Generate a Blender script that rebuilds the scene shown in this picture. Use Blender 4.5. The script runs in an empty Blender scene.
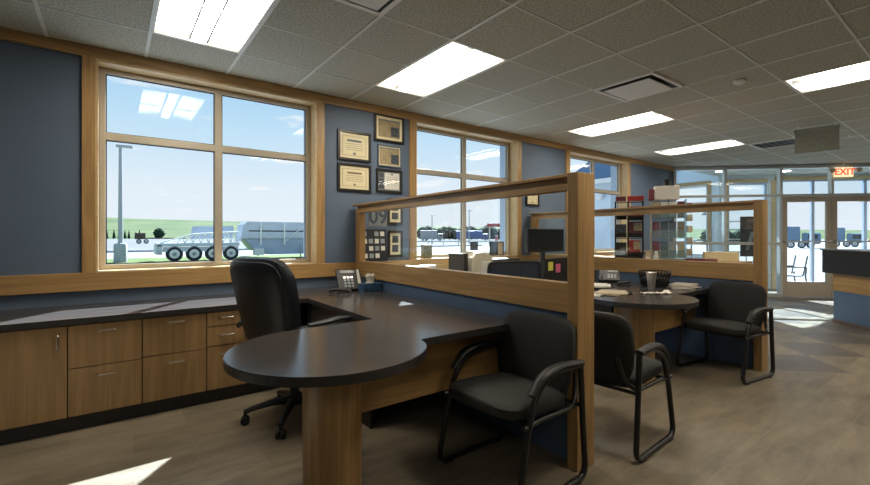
import bpy, bmesh, math, random
from mathutils import Vector, Matrix, noise
R = math.radians
PI = math.pi
C = bpy.context.scene.collection
random.seed(7)

# ------------------------------------------------------------------ materials
def new_mat(name):
    m = bpy.data.materials.new(name); m.use_nodes = True
    nt = m.node_tree; nt.nodes.clear()
    out = nt.nodes.new('ShaderNodeOutputMaterial')
    return m, nt, out
def N(nt, t, **kw):
    n = nt.nodes.new(t)
    for k, v in kw.items():
        if k in n.inputs: n.inputs[k].default_value = v
        else: setattr(n, k, v)
    return n
def ramp(nt, stops):
    r = nt.nodes.new('ShaderNodeValToRGB')
    e = r.color_ramp.elements
    while len(e) < len(stops): e.new(0.5)
    for i, (p, c) in enumerate(stops):
        e[i].position = p; e[i].color = (*c, 1) if len(c) == 3 else c
    return r
def simple(name, col, rough=.5, metal=0., spec=.5, noise_amt=.12, noise_scale=30, bump=0., coat=0.):
    m, nt, out = new_mat(name)
    b = N(nt, 'ShaderNodeBsdfPrincipled'); b.inputs['Roughness'].default_value = rough
    b.inputs['Metallic'].default_value = metal
    b.inputs['Specular IOR Level'].default_value = spec
    b.inputs['Coat Weight'].default_value = coat
    tc = N(nt, 'ShaderNodeTexCoord'); nz = N(nt, 'ShaderNodeTexNoise'); nz.inputs['Scale'].default_value = noise_scale
    nz.inputs['Detail'].default_value = 4
    nt.links.new(tc.outputs['Object'], nz.inputs['Vector'])
    lo = tuple(max(0, c*(1-noise_amt)) for c in col); hi = tuple(min(1, c*(1+noise_amt)) for c in col)
    r = ramp(nt, [(.3, lo), (.7, hi)])
    nt.links.new(nz.outputs['Fac'], r.inputs['Fac']); nt.links.new(r.outputs['Color'], b.inputs['Base Color'])
    if bump:
        bp = N(nt, 'ShaderNodeBump'); bp.inputs['Strength'].default_value = bump; bp.inputs['Distance'].default_value = .004
        nt.links.new(nz.outputs['Fac'], bp.inputs['Height']); nt.links.new(bp.outputs['Normal'], b.inputs['Normal'])
    nt.links.new(b.outputs['BSDF'], out.inputs['Surface'])
    return m
def wood(name, base, axis='Z', rough=.38, contrast=.28, scale=1.0):
    """straight grain running along `axis`, with cathedral figure"""
    m, nt, out = new_mat(name)
    b = N(nt, 'ShaderNodeBsdfPrincipled'); b.inputs['Roughness'].default_value = rough
    tc = N(nt, 'ShaderNodeTexCoord'); mp = N(nt, 'ShaderNodeMapping')
    s = [9*scale]*3; s['XYZ'.index(axis)] = .55*scale
    mp.inputs['Scale'].default_value = s
    nt.links.new(tc.outputs['Object'], mp.inputs['Vector'])
    n1 = N(nt, 'ShaderNodeTexNoise'); n1.inputs['Scale'].default_value = 1.1; n1.inputs['Detail'].default_value = 3; n1.inputs['Distortion'].default_value = .6
    nt.links.new(mp.outputs['Vector'], n1.inputs['Vector'])
    mul = N(nt, 'ShaderNodeMath'); mul.operation = 'MULTIPLY'; mul.inputs[1].default_value = 11
    nt.links.new(n1.outputs['Fac'], mul.inputs[0])
    fr = N(nt, 'ShaderNodeMath'); fr.operation = 'PINGPONG'; fr.inputs[1].default_value = 1
    nt.links.new(mul.outputs[0], fr.inputs[0])
    mp2 = N(nt, 'ShaderNodeMapping'); s2 = [140*scale]*3; s2['XYZ'.index(axis)] = 3*scale
    mp2.inputs['Scale'].default_value = s2; nt.links.new(tc.outputs['Object'], mp2.inputs['Vector'])
    n2 = N(nt, 'ShaderNodeTexNoise'); n2.inputs['Scale'].default_value = 1; n2.inputs['Detail'].default_value = 2
    nt.links.new(mp2.outputs['Vector'], n2.inputs['Vector'])
    add = N(nt, 'ShaderNodeMath'); add.operation = 'MULTIPLY_ADD'; add.inputs[1].default_value = .45
    nt.links.new(fr.outputs[0], add.inputs[0]); 
    m3 = N(nt, 'ShaderNodeMath'); m3.operation = 'MULTIPLY'; m3.inputs[1].default_value = .7
    nt.links.new(n2.outputs['Fac'], m3.inputs[0]); nt.links.new(m3.outputs[0], add.inputs[2])
    lo = tuple(c*(1-contrast) for c in base); hi = tuple(min(1, c*(1+contrast*.7)) for c in base)
    r = ramp(nt, [(.15, hi), (.85, lo)])
    nt.links.new(add.outputs[0], r.inputs['Fac']); nt.links.new(r.outputs['Color'], b.inputs['Base Color'])
    nt.links.new(b.outputs['BSDF'], out.inputs['Surface'])
    return m
def glass(name, tint=(.97, .99, 1), refl=.9, haze=0.):
    m, nt, out = new_mat(name)
    tr = N(nt, 'ShaderNodeBsdfTransparent'); tr.inputs['Color'].default_value = (*tint, 1)
    gl = N(nt, 'ShaderNodeBsdfGlossy'); gl.inputs['Roughness'].default_value = .0; gl.inputs['Color'].default_value = (refl, refl, refl, 1)
    fr = N(nt, 'ShaderNodeFresnel')
    geo = N(nt, 'ShaderNodeNewGeometry'); ior = N(nt, 'ShaderNodeMapRange')
    ior.inputs['To Min'].default_value = 1.45; ior.inputs['To Max'].default_value = 1/1.45
    nt.links.new(geo.outputs['Backfacing'], ior.inputs['Value']); nt.links.new(ior.outputs[0], fr.inputs['IOR'])
    mx = N(nt, 'ShaderNodeMixShader')
    nt.links.new(fr.outputs[0], mx.inputs[0]); nt.links.new(tr.outputs[0], mx.inputs[1]); nt.links.new(gl.outputs[0], mx.inputs[2])
    if haze:
        df = N(nt, 'ShaderNodeBsdfDiffuse'); df.inputs['Color'].default_value = (.8, .9, .95, 1)
        m2 = N(nt, 'ShaderNodeMixShader'); m2.inputs[0].default_value = haze
        nt.links.new(mx.outputs[0], m2.inputs[1]); nt.links.new(df.outputs[0], m2.inputs[2]); mx = m2
    nt.links.new(mx.outputs[0], out.inputs['Surface'])
    return m
def emit(name, col, s):
    m, nt, out = new_mat(name)
    e = N(nt, 'ShaderNodeEmission'); e.inputs['Color'].default_value = (*col, 1); e.inputs['Strength'].default_value = s
    nt.links.new(e.outputs[0], out.inputs['Surface'])
    return m
OAK = (.42, .25, .095)
M = {}
for ax in 'XYZ': M['oak'+ax] = wood('honey_oak_'+ax, OAK, ax)
M['cabinet'] = wood('cabinet_oak', (.37, .225, .098), 'Z', rough=.4, contrast=.2, scale=.8)
M['laminate'] = wood('dark_laminate', (.070, .060, .056), 'X', rough=.2, contrast=.3, scale=1.2)
M['edge'] = simple('dark_edge', (.03, .027, .026), .4)
M['wall'] = simple('blue_wall', (.105, .147, .215), .6, noise_amt=.04, noise_scale=3)
M['panelblue'] = simple('blue_panel', (.075, .12, .2), .6, noise_amt=.05, noise_scale=5)
M['lightwall'] = simple('pale_grey_wall', (.62, .68, .72), .7, noise_amt=.03, noise_scale=3)
M['plain'] = simple('beige_wall', (.3, .3, .28), .7, noise_amt=.03, noise_scale=3)
M['bronze'] = simple('champagne_aluminium', (.44, .385, .30), .42, metal=.2, noise_amt=.04)
M['alum'] = simple('pale_aluminium', (.6, .6, .58), .4, metal=.4, noise_amt=.04)
M['doorframe'] = simple('taupe_door_paint', (.46, .39, .31), .45, metal=.1, noise_amt=.04)
M['leather'] = simple('black_leather', (.014, .018, .026), .4, noise_amt=.3, noise_scale=90, bump=.35)
M['fabric'] = simple('black_upholstery', (.0165, .0155, .0145), .75, noise_amt=.25, noise_scale=200, bump=.3)
M['plastic'] = simple('black_plastic', (.012, .012, .012), .5, noise_amt=.1)
M['blackmetal'] = simple('black_powder_coat', (.01, .01, .01), .3, noise_amt=.1)
M['steel'] = simple('brushed_steel', (.6, .58, .55), .28, metal=1, noise_amt=.06, noise_scale=60)
M['chrome'] = simple('chrome', (.8, .8, .8), .12, metal=1, noise_amt=.02)
M['white'] = simple('white_paint', (.75, .74, .7), .5, noise_amt=.03)
M['paper'] = simple('white_paper', (.72, .68, .6), .8, noise_amt=.05)
M['cream'] = simple('cream_plastic', (.62, .56, .42), .5, noise_amt=.05)
M['grey'] = simple('grey_paint', (.3, .32, .34), .5, noise_amt=.05)
M['red'] = simple('red_card', (.38, .03, .03), .5, noise_amt=.1)
M['maroon'] = simple('maroon_card', (.16, .035, .05), .5, noise_amt=.1)
M['screen'] = simple('dark_screen', (.012, .013, .015), .25, noise_amt=.05)
M['yellow'] = simple('yellow_note', (.8, .72, .1), .7, noise_amt=.04)
M['pink'] = simple('pink_note', (.85, .16, .32), .7, noise_amt=.04)
M['tan'] = simple('tan_card', (.46, .38, .26), .7, noise_amt=.1)
M['bluebox'] = simple('blue_tissue_box', (.03, .09, .17), .5, noise_amt=.6, noise_scale=35)
M['frameblack'] = simple('black_frame', (.014, .012, .012), .35, noise_amt=.1)
M['mat'] = simple('cream_mat_board', (.8, .69, .44), .7, noise_amt=.03)
M['print'] = simple('aged_print', (.36, .27, .15), .7, noise_amt=.35, noise_scale=60)
M['darkprint'] = simple('dark_print', (.05, .06, .08), .6, noise_amt=.7, noise_scale=50)
M['inkblue'] = simple('slate_ink', (.1, .14, .18), .7)
M['ink'] = simple('brown_ink', (.2, .14, .08), .7)
M['greyprint'] = simple('grey_print', (.2, .21, .2), .7, noise_amt=.2, noise_scale=20)
M['glass'] = glass('window_glass')
M['glass2'] = glass('storefront_glass', (.82, .93, .97), haze=.06)
M['glass3'] = glass('partition_glass', (.96, .98, .97))
M['acrylic'] = glass('clear_acrylic', (.72, .84, .86), haze=.12)
M['tyre'] = simple('tyre_rubber', (.025, .03, .04), .8)
M['trailer'] = simple('pale_trailer_paint', (.50, .54, .6), .5, noise_amt=.08, noise_scale=2)
M['trailerblue'] = simple('blue_grey_trailer_paint', (.36, .43, .54), .5, noise_amt=.08, noise_scale=1)
M['concrete'] = simple('concrete', (.36, .38, .4), .85, noise_amt=.1, noise_scale=6)
def pan_mat():
    m, nt, out = new_mat('troffer_pan')
    tc = N(nt, 'ShaderNodeTexCoord'); sp = N(nt, 'ShaderNodeSeparateXYZ'); nt.links.new(tc.outputs['Object'], sp.inputs[0])
    d = nt.nodes.new('ShaderNodeMath'); d.operation = 'ADD'; d.inputs[1].default_value = .6096; nt.links.new(sp.outputs[1], d.inputs[0])
    a = nt.nodes.new('ShaderNodeMath'); a.operation = 'ABSOLUTE'; nt.links.new(d.outputs[0], a.inputs[0])
    r = ramp(nt, [(.0, (1, 1, 1)), (.62, (1, 1, 1)), (.92, (.22, .22, .22)), (1., (.10, .10, .10))])
    mr = N(nt, 'ShaderNodeMapRange'); mr.inputs['From Max'].default_value = .6; nt.links.new(a.outputs[0], mr.inputs['Value']); nt.links.new(mr.outputs[0], r.inputs['Fac'])
    mu = nt.nodes.new('ShaderNodeMath'); mu.operation = 'MULTIPLY'; mu.inputs[1].default_value = 16.; nt.links.new(r.outputs['Color'], mu.inputs[0])
    e = N(nt, 'ShaderNodeEmission'); e.inputs['Color'].default_value = (1., .88, .70, 1); nt.links.new(mu.outputs[0], e.inputs['Strength'])
    nt.links.new(e.outputs[0], out.inputs['Surface']); return m
M['lens'] = pan_mat()
M['tube'] = emit('troffer_tube', (1.0, .95, .86), 24.0)
M['exit'] = emit('exit_face', (1.0, .78, .45), 1.1)
M['exitred'] = emit('exit_letters', (1.0, .10, .04), 1.0)
M['vinyl'] = simple('dark_vinyl_cove', (.022, .022, .024), .5)

# ceiling tile
def ceiling_mat():
    m, nt, out = new_mat('acoustic_tile')
    b = N(nt, 'ShaderNodeBsdfPrincipled'); b.inputs['Roughness'].default_value = .95
    tc = N(nt, 'ShaderNodeTexCoord')
    n1 = N(nt, 'ShaderNodeTexNoise'); n1.inputs['Scale'].default_value = 70; n1.inputs['Detail'].default_value = 5; n1.inputs['Roughness'].default_value = .7
    nt.links.new(tc.outputs['Object'], n1.inputs['Vector'])
    r = ramp(nt, [(.36, (.27, .262, .215)), (.64, (.58, .56, .475))])
    nt.links.new(n1.outputs['Fac'], r.inputs['Fac']); nt.links.new(r.outputs['Color'], b.inputs['Base Color'])
    bp = N(nt, 'ShaderNodeBump'); bp.inputs['Strength'].default_value = .6; bp.inputs['Distance'].default_value = .004
    nt.links.new(n1.outputs['Fac'], bp.inputs['Height']); nt.links.new(bp.outputs['Normal'], b.inputs['Normal'])
    nt.links.new(b.outputs['BSDF'], out.inputs['Surface'])
    return m
M['tile'] = ceiling_mat()

def math_node(nt, op, a, b=None, c=None):
    n = nt.nodes.new('ShaderNodeMath'); n.operation = op
    for i, v in enumerate((a, b, c)):
        if v is None: continue
        if isinstance(v, (int, float)): n.inputs[i].default_value = v
        else: nt.links.new(v, n.inputs[i])
    return n.outputs[0]
def floor_mat():
    m, nt, out = new_mat('floor_tile')
    b = N(nt, 'ShaderNodeBsdfPrincipled')
    tc = N(nt, 'ShaderNodeTexCoord'); sp = N(nt, 'ShaderNodeSeparateXYZ')
    nt.links.new(tc.outputs['Object'], sp.inputs[0])
    x, y = sp.outputs[0], sp.outputs[1]
    # running bond 0.6 x 0.3, rows along X
    row = math_node(nt, 'DIVIDE', math_node(nt, 'SUBTRACT', y, .625 - 9), .3)
    rid = math_node(nt, 'FLOOR', row); rf = math_node(nt, 'SUBTRACT', row, rid)
    off = math_node(nt, 'MULTIPLY', math_node(nt, 'MODULO', rid, 2), .5)
    col = math_node(nt, 'ADD', math_node(nt, 'DIVIDE', math_node(nt, 'ADD', x, 12 - .09), .6), off)
    cid = math_node(nt, 'FLOOR', col); cf = math_node(nt, 'SUBTRACT', col, cid)
    g1 = math_node(nt, 'MAXIMUM', math_node(nt, 'LESS_THAN', rf, .012), math_node(nt, 'LESS_THAN', cf, .006))
    # 45 degree checker
    S = math_node(nt, 'DIVIDE', math_node(nt, 'SUBTRACT', math_node(nt, 'ADD', x, y), 6.3), .86)
    D = math_node(nt, 'DIVIDE', math_node(nt, 'ADD', math_node(nt, 'SUBTRACT', x, y), 17.2 - 4.6), .86)
    sf = math_node(nt, 'FLOOR', S); df = math_node(nt, 'FLOOR', D)
    ck = math_node(nt, 'MODULO', math_node(nt, 'ADD', math_node(nt, 'ADD', sf, df), 20), 2)
    g2 = math_node(nt, 'MAXIMUM', math_node(nt, 'LESS_THAN', math_node(nt, 'SUBTRACT', S, sf), .005), math_node(nt, 'LESS_THAN', math_node(nt, 'SUBTRACT', D, df), .005))
    region = math_node(nt, 'GREATER_THAN', S, 0.)
    # per tile tone
    cb = N(nt, 'ShaderNodeCombineXYZ'); nt.links.new(cid, cb.inputs[0]); nt.links.new(rid, cb.inputs[1])
    wn = N(nt, 'ShaderNodeTexWhiteNoise'); nt.links.new(cb.outputs[0], wn.inputs['Vector'])
    mp = N(nt, 'ShaderNodeMapping'); mp.inputs['Scale'].default_value = (1.2, 4, 1); nt.links.new(tc.outputs['Object'], mp.inputs['Vector'])
    nz = N(nt, 'ShaderNodeTexNoise'); nz.inputs['Scale'].default_value = 2.2; nz.inputs['Detail'].default_value = 8; nz.inputs['Roughness'].default_value = .65
    nt.links.new(mp.outputs['Vector'], nz.inputs['Vector'])
    f = math_node(nt, 'ADD', math_node(nt, 'MULTIPLY', nz.outputs['Fac'], .9), math_node(nt, 'MULTIPLY', wn.outputs['Value'], .12))
    r = ramp(nt, [(.34, (.13, .105, .072)), (.68, (.275, .225, .158))])
    nt.links.new(f, r.inputs['Fac'])
    rd = ramp(nt, [(.3, (.095, .08, .066)), (.72, (.165, .14, .115))])
    nt.links.new(f, rd.inputs['Fac'])
    mxc = N(nt, 'ShaderNodeMix'); mxc.data_type = 'RGBA'
    nt.links.new(math_node(nt, 'MULTIPLY', region, ck), mxc.inputs['Factor'])
    nt.links.new(r.outputs['Color'], mxc.inputs[6]); nt.links.new(rd.outputs['Color'], mxc.inputs[7])
    g = math_node(nt, 'ADD', math_node(nt, 'MULTIPLY', g1, math_node(nt, 'SUBTRACT', 1, region)), math_node(nt, 'MULTIPLY', g2, region))
    mg = N(nt, 'ShaderNodeMix'); mg.data_type = 'RGBA'
    nt.links.new(g, mg.inputs['Factor']); nt.links.new(mxc.outputs[2], mg.inputs[6]); mg.inputs[7].default_value = (.25, .21, .15, 1)
    nt.links.new(mg.outputs[2], b.inputs['Base Color'])
    rr = N(nt, 'ShaderNodeMapRange'); rr.inputs['To Min'].default_value = .32; rr.inputs['To Max'].default_value = .55
    nt.links.new(nz.outputs['Fac'], rr.inputs['Value']); nt.links.new(rr.outputs[0], b.inputs['Roughness'])
    bp = N(nt, 'ShaderNodeBump'); bp.inputs['Strength'].default_value = .25; bp.inputs['Distance'].default_value = .003
    nt.links.new(nz.outputs['Fac'], bp.inputs['Height']); nt.links.new(bp.outputs['Normal'], b.inputs['Normal'])
    nt.links.new(b.outputs['BSDF'], out.inputs['Surface'])
    return m
M['floor'] = floor_mat()
def ground_mat(name, a, b_, scale, rough=.95):
    m, nt, out = new_mat(name)
    b = N(nt, 'ShaderNodeBsdfPrincipled'); b.inputs['Roughness'].default_value = rough
    b.inputs['Specular IOR Level'].default_value = .1
    tc = N(nt, 'ShaderNodeTexCoord'); nz = N(nt, 'ShaderNodeTexNoise'); nz.inputs['Scale'].default_value = scale; nz.inputs['Detail'].default_value = 6
    nt.links.new(tc.outputs['Object'], nz.inputs['Vector'])
    r = ramp(nt, [(.35, a), (.65, b_)])
    nt.links.new(nz.outputs['Fac'], r.inputs['Fac']); nt.links.new(r.outputs['Color'], b.inputs['Base Color'])
    nt.links.new(b.outputs['BSDF'], out.inputs['Surface'])
    return m
M['gravel'] = ground_mat('pale_gravel', (.10, .10, .10), (.145, .145, .143), .25)
M['pave'] = ground_mat('white_concrete_paving', (.21, .215, .22), (.26, .265, .265), .4)
M['grass'] = ground_mat('grass', (.06, .10, .025), (.11, .145, .045), .6)
M['hill'] = ground_mat('hill_grass', (.035, .065, .02), (.085, .105, .04), .012)
M['leaf'] = ground_mat('dark_leaves', (.01, .03, .02), (.025, .05, .028), 1.5)
M['leafy'] = ground_mat('yellow_leaves', (.15, .1, .015), (.25, .18, .03), 2)
M['bark'] = simple('bark', (.08, .06, .045), .9)
M['siding'] = simple('cream_stucco', (.36, .33, .25), .8, noise_amt=.04)
M['blueroof'] = simple('blue_metal_roof', (.06, .14, .26), .4, noise_amt=.08)
M['truckblue'] = simple('truck_blue', (.03, .1, .3), .4)
M['canopyred'] = simple('canopy_red', (.4, .05, .05), .5)

# ------------------------------------------------------------------ mesh helpers
class MB:
    def __init__(self): self.bm = bmesh.new()
    def _xf(self, verts, M4):
        if M4 is not None:
            for v in verts: v.co = M4 @ v.co
    def box(self, x0, x1, y0, y1, z0, z1, bev=0., M4=None, seg=2):
        bm = self.bm
        r = bmesh.ops.create_cube(bm, size=1)
        vs = r['verts']
        for v in vs:
            v.co = Vector(((x0+x1)/2 + v.co.x*(x1-x0), (y0+y1)/2 + v.co.y*(y1-y0), (z0+z1)/2 + v.co.z*(z1-z0)))
        if bev:
            es = list({e for v in vs for e in v.link_edges})
            rr = bmesh.ops.bevel(bm, geom=es, offset=bev, segments=seg, affect='EDGES', profile=.5)
            vs = list({v for f in rr['faces'] for v in f.verts} | {v for v in vs if v.is_valid})
        self._xf(vs, M4)
        return self
    def quad(self, *pts):
        self.bm.faces.new([self.bm.verts.new(p) for p in pts]); return self
    def prism(self, pts, z0, z1, bev=0., M4=None):
        bm = self.bm
        a = [bm.verts.new((p[0], p[1], z0)) for p in pts]; b = [bm.verts.new((p[0], p[1], z1)) for p in pts]
        n = len(pts); fs = [bm.faces.new(a[::-1]), bm.faces.new(b)]
        for i in range(n): fs.append(bm.faces.new((a[i], a[(i+1) % n], b[(i+1) % n], b[i])))
        vs = a + b
        bmesh.ops.recalc_face_normals(bm, faces=fs)
        if bev:
            es = [e for e in {e for v in vs for e in v.link_edges} if abs(e.verts[0].co.z - e.verts[1].co.z) < 1e-6]
            rr = bmesh.ops.bevel(bm, geom=es, offset=bev, segments=2, affect='EDGES')
            vs = list({v for f in rr['faces'] for v in f.verts} | {v for v in vs if v.is_valid})
        self._xf(vs, M4)
        return self
    def tube(self, path, r, n=10, sx=1., sy=1., M4=None, cap=True):
        """round or oval tube along a path"""
        bm = self.bm; P = [Vector(p) for p in path]; rings = []
        up = Vector((0, 0, 1)); prev = None
        for i, p in enumerate(P):
            t = (P[min(i+1, len(P)-1)] - P[max(i-1, 0)]).normalized()
            if prev is None:
                a = up.cross(t)
                if a.length < .1: a = Vector((1, 0, 0)).cross(t)
                a.normalize()
            else:
                a = (prev - t*prev.dot(t))
                a = a.normalized() if a.length > 1e-4 else prev
            prev = a; b = t.cross(a)
            rr = r[i] if isinstance(r, (list, tuple)) else r
            rings.append([bm.verts.new(p + a*math.cos(2*PI*k/n)*rr*sx + b*math.sin(2*PI*k/n)*rr*sy) for k in range(n)])
        for i in range(len(rings)-1):
            for k in range(n): bm.faces.new((rings[i][k], rings[i][(k+1) % n], rings[i+1][(k+1) % n], rings[i+1][k]))
        if cap:
            bm.faces.new(rings[0][::-1]); bm.faces.new(rings[-1])
        self._xf([v for g in rings for v in g], M4)
        return self
    def lathe(self, prof, n=24, at=(0, 0, 0), M4=None):
        bm = self.bm; rings = []
        for (r, z) in prof:
            rings.append([bm.verts.new((at[0]+r*math.cos(2*PI*k/n), at[1]+r*math.sin(2*PI*k/n), at[2]+z)) for k in range(n)])
        for i in range(len(rings)-1):
            for k in range(n): bm.faces.new((rings[i][k], rings[i][(k+1) % n], rings[i+1][(k+1) % n], rings[i+1][k]))
        bm.faces.new(rings[0][::-1]); bm.faces.new(rings[-1])
        self._xf([v for g in rings for v in g], M4)
        return self
    def cyl(self, p0, p1, r, n=16): return self.tube([p0, p1], r, n)
    def build(self, name, mat, parent=None, smooth=False, kind=None, label=None, M4=None):
        me = bpy.data.meshes.new(name)
        bmesh.ops.recalc_face_normals(self.bm, faces=self.bm.faces)
        self.bm.to_mesh(me); self.bm.free()
        me.materials.append(M[mat] if isinstance(mat, str) else mat)
        if smooth:
            me.polygons.foreach_set('use_smooth', [True]*len(me.polygons))
            try: me.set_sharp_from_angle(angle=R(42))
            except Exception: pass
        o = bpy.data.objects.new(name, me); C.objects.link(o)
        if parent is not None: o.parent = parent
        if kind: o['kind'] = kind
        if label: o['label'] = label
        if M4 is not None: o.matrix_local = M4
        return o
def tag(o, label, cat, group=None):
    o['label'] = label; o['category'] = cat
    if group: o['group'] = group
    return o
def thing(name, label, cat, loc=(0, 0, 0), rz=0, group=None):
    o = bpy.data.objects.new(name, None); C.objects.link(o)
    o.empty_display_size = .1
    o.location = loc; o.rotation_euler = (0, 0, rz)
    return tag(o, label, cat, group)
def struct(o): o['kind'] = 'structure'; return o
def copy_tree(o, parent=None, **props):
    c = o.copy(); C.objects.link(c)
    if parent is not None: c.parent = parent
    for ch in list(o.children): copy_tree(ch, c)
    for k, v in props.items(): c[k] = v
    return c
def arc(cx, cy, r, a0, a1, n=8): return [(cx + r*math.cos(R(a0+(a1-a0)*i/n)), cy + r*math.sin(R(a0+(a1-a0)*i/n))) for i in range(n+1)]
def smooth_path(pts, rad=.05, n=5):
    """round the corners of a 3D polyline"""
    P = [Vector(p) for p in pts]; out = [P[0]]
    for i in range(1, len(P)-1):
        a, b, c = P[i-1], P[i], P[i+1]
        r = min(rad, (a-b).length*.48, (c-b).length*.48)
        p0 = b + (a-b).normalized()*r; p1 = b + (c-b).normalized()*r
        for k in range(n+1):
            t = k/n; out.append(p0*(1-t)**2 + b*2*t*(1-t) + p1*t*t)
    out.append(P[-1]); return out
def text_mesh(name, body, size, mat, parent, M4, ext=.002, label=None):
    cu = bpy.data.curves.new(name, 'FONT'); cu.body = body; cu.size = size; cu.extrude = ext
    cu.align_x = 'CENTER'; cu.align_y = 'CENTER'; cu.offset = size*.02
    t = bpy.data.objects.new(name, cu)
    me = bpy.data.meshes.new_from_object(t)
    bpy.data.objects.remove(t)
    me.materials.clear(); me.materials.append(M[mat])
    o = bpy.data.objects.new(name, me); C.objects.link(o); o.parent = parent
    o.matrix_local = M4
    return o
# bevelled cushion: rounded box with a crowned profile
def cushion(w, d, h, crown=.02, corner=.08, nx=12, ny=12, wf=None, curve=0.):
    """superellipse plan (w x d), thickness h, in local XY; wf(t) scales width along y; curve bends in z over x"""
    mb = MB(); bm = mb.bm; top = []; bot = []
    n = 40
    def outline(s):
        pts = []
        e = 5.
        for k in range(n):
            a = 2*PI*k/n; c_, s_ = math.cos(a), math.sin(a)
            x = math.copysign(abs(c_)**(2/e), c_)*w/2*s; y = math.copysign(abs(s_)**(2/e), s_)*d/2*s
            if wf: x *= wf(y/d + .5)
            pts.append((x, y))
        return pts
    levels = [(.0, 1, h/2+crown), (.5, 1, h/2+crown*.8), (.85, 1, h/2+crown*.25), (.965, 1, h/2-h*.12), (1, 1, h/4), (1, 1, -h/4), (.965, 1, -h/2+h*.12), (.85, 1, -h/2-crown*.1), (.5, 1, -h/2-crown*.1)]
    rings = []
    c0 = bm.verts.new((0, 0, h/2+crown + 0))
    for s, _, z in levels[1:]:
        rings.append([bm.verts.new((x, y, z + curve*(x/(w/2))**2)) for x, y in outline(s)])
    for k in range(n): bm.faces.new((c0, rings[0][k], rings[0][(k+1) % n]))
    for i in range(len(rings)-1):
        for k in range(n): bm.faces.new((rings[i][k], rings[i+1][k], rings[i+1][(k+1) % n], rings[i][(k+1) % n]))
    c1 = bm.verts.new((0, 0, -h/2-crown*.1))
    for k in range(n): bm.faces.new((c1, rings[-1][(k+1) % n], rings[-1][k]))
    return mb

# ------------------------------------------------------------------ world, sun, camera
SUN_AZ = 38.6   # azimuth from +Y towards +X
SUN_EL = 38.7
w = bpy.data.worlds.new('sky'); bpy.context.scene.world = w; w.use_nodes = True
nt = w.node_tree; nt.nodes.clear()
out = nt.nodes.new('ShaderNodeOutputWorld'); bg = nt.nodes.new('ShaderNodeBackground')
tc = nt.nodes.new('ShaderNodeTexCoord'); sp = nt.nodes.new('ShaderNodeSeparateXYZ')
nt.links.new(tc.outputs['Generated'], sp.inputs[0])
r = ramp(nt, [(0., (.86, .92, .98)), (.10, (.80, .89, .97)), (.22, (.56, .78, .95)), (.36, (.32, .61, .88)), (1., (.10, .28, .6))])
nt.links.new(sp.outputs[2], r.inputs['Fac'])
mp = nt.nodes.new('ShaderNodeMapping'); mp.inputs['Scale'].default_value = (3, 3, 14)
nt.links.new(tc.outputs['Generated'], mp.inputs['Vector'])
nz = nt.nodes.new('ShaderNodeTexNoise'); nz.inputs['Scale'].default_value = 2.0; nz.inputs['Detail'].default_value = 7; nz.inputs['Roughness'].default_value = .55
nt.links.new(mp.outputs['Vector'], nz.inputs['Vector'])
cr = ramp(nt, [(.57, (0, 0, 0)), (.72, (1, 1, 1))]); nt.links.new(nz.outputs['Fac'], cr.inputs['Fac'])
mx = nt.nodes.new('ShaderNodeMix'); mx.data_type = 'RGBA'
nt.links.new(cr.outputs['Color'], mx.inputs['Factor']); nt.links.new(r.outputs['Color'], mx.inputs[6]); mx.inputs[7].default_value = (1.0, 1.0, 1.0, 1)
nt.links.new(mx.outputs[2], bg.inputs['Color']); bg.inputs['Strength'].default_value = .95
nt.links.new(bg.outputs[0], out.inputs['Surface'])

sd = bpy.data.lights.new('sun', 'SUN'); sd.energy = 27; sd.angle = R(.55); sd.color = (.80, .91, 1.)
so = bpy.data.objects.new('sun', sd); C.objects.link(so)
dvec = Vector((math.sin(R(SUN_AZ))*math.cos(R(SUN_EL)), math.cos(R(SUN_AZ))*math.cos(R(SUN_EL)), math.sin(R(SUN_EL))))
so.rotation_euler = dvec.to_track_quat('Z', 'Y').to_euler(); so.location = dvec*60

cd = bpy.data.cameras.new('camera'); cam = bpy.data.objects.new('camera', cd); C.objects.link(cam)
YAW = .6431
cd.sensor_width = 36; cd.lens = 36*429.16/870
cd.shift_y = -(242.5-236.55)/870
cam.location = (0, 0, 1.26); cam.rotation_euler = (PI/2, 0, -YAW)
cd.clip_start = .05; cd.clip_end = 5000
sc = bpy.context.scene; sc.camera = cam
sc.view_settings.view_transform = 'Standard'; sc.view_settings.look = 'None'; sc.view_settings.gamma = 1
sc.view_settings.use_curve_mapping = False; sc.view_settings.exposure = 0.1

# ------------------------------------------------------------------ room shell
H = 2.743
WY = 4.30           # window wall inner face
G = .6096; GX = .8242; GY = 3.7293
XA, XB, YB = -2.6, 13.2, -4.2
DI = 13.9           # storefront plane x+y
DO = 16.02          # outer entrance plane x+y
# floor
room_poly = [(XA-.2, YB-.2), (XB+.2, YB-.2), (XB+.2, DI-XB+.0), (14.4, 1.62), (11.8, DO-11.8+.2), (11.8, 6.0), (9.6, 6.0), (9.6, WY+.25), (XA-.2, WY+.25)]
mb = MB(); mb.prism(room_poly, -.12, 0); struct(mb.build('floor', 'floor'))

troffers = [(.215, 3.70, 'X'), (2.044, 3.72, 'X'), (5.092, 1.20, 'X'), (5.092, 3.70, 'X'), (7.53, 3.68, 'X'), (2.044, 1.27, 'X'), (-1.61, -1.15, 'X'), (5.70, -1.2, 'X'), (8.75, .60, 'X'), (8.75, -1.2, 'X')]  # entries beyond the labelled ones are unseen lights added for illumination
def cellof(x, y): return round((x-GX)/G), round((GY-y)/G)
tro_cells = {}
holes = set()
for (x, y, _) in troffers:
    i, j = cellof(x, y)
    tro_cells[(i, j)] = 1; holes.add((i, j)); holes.add((i, j+1))
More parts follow.
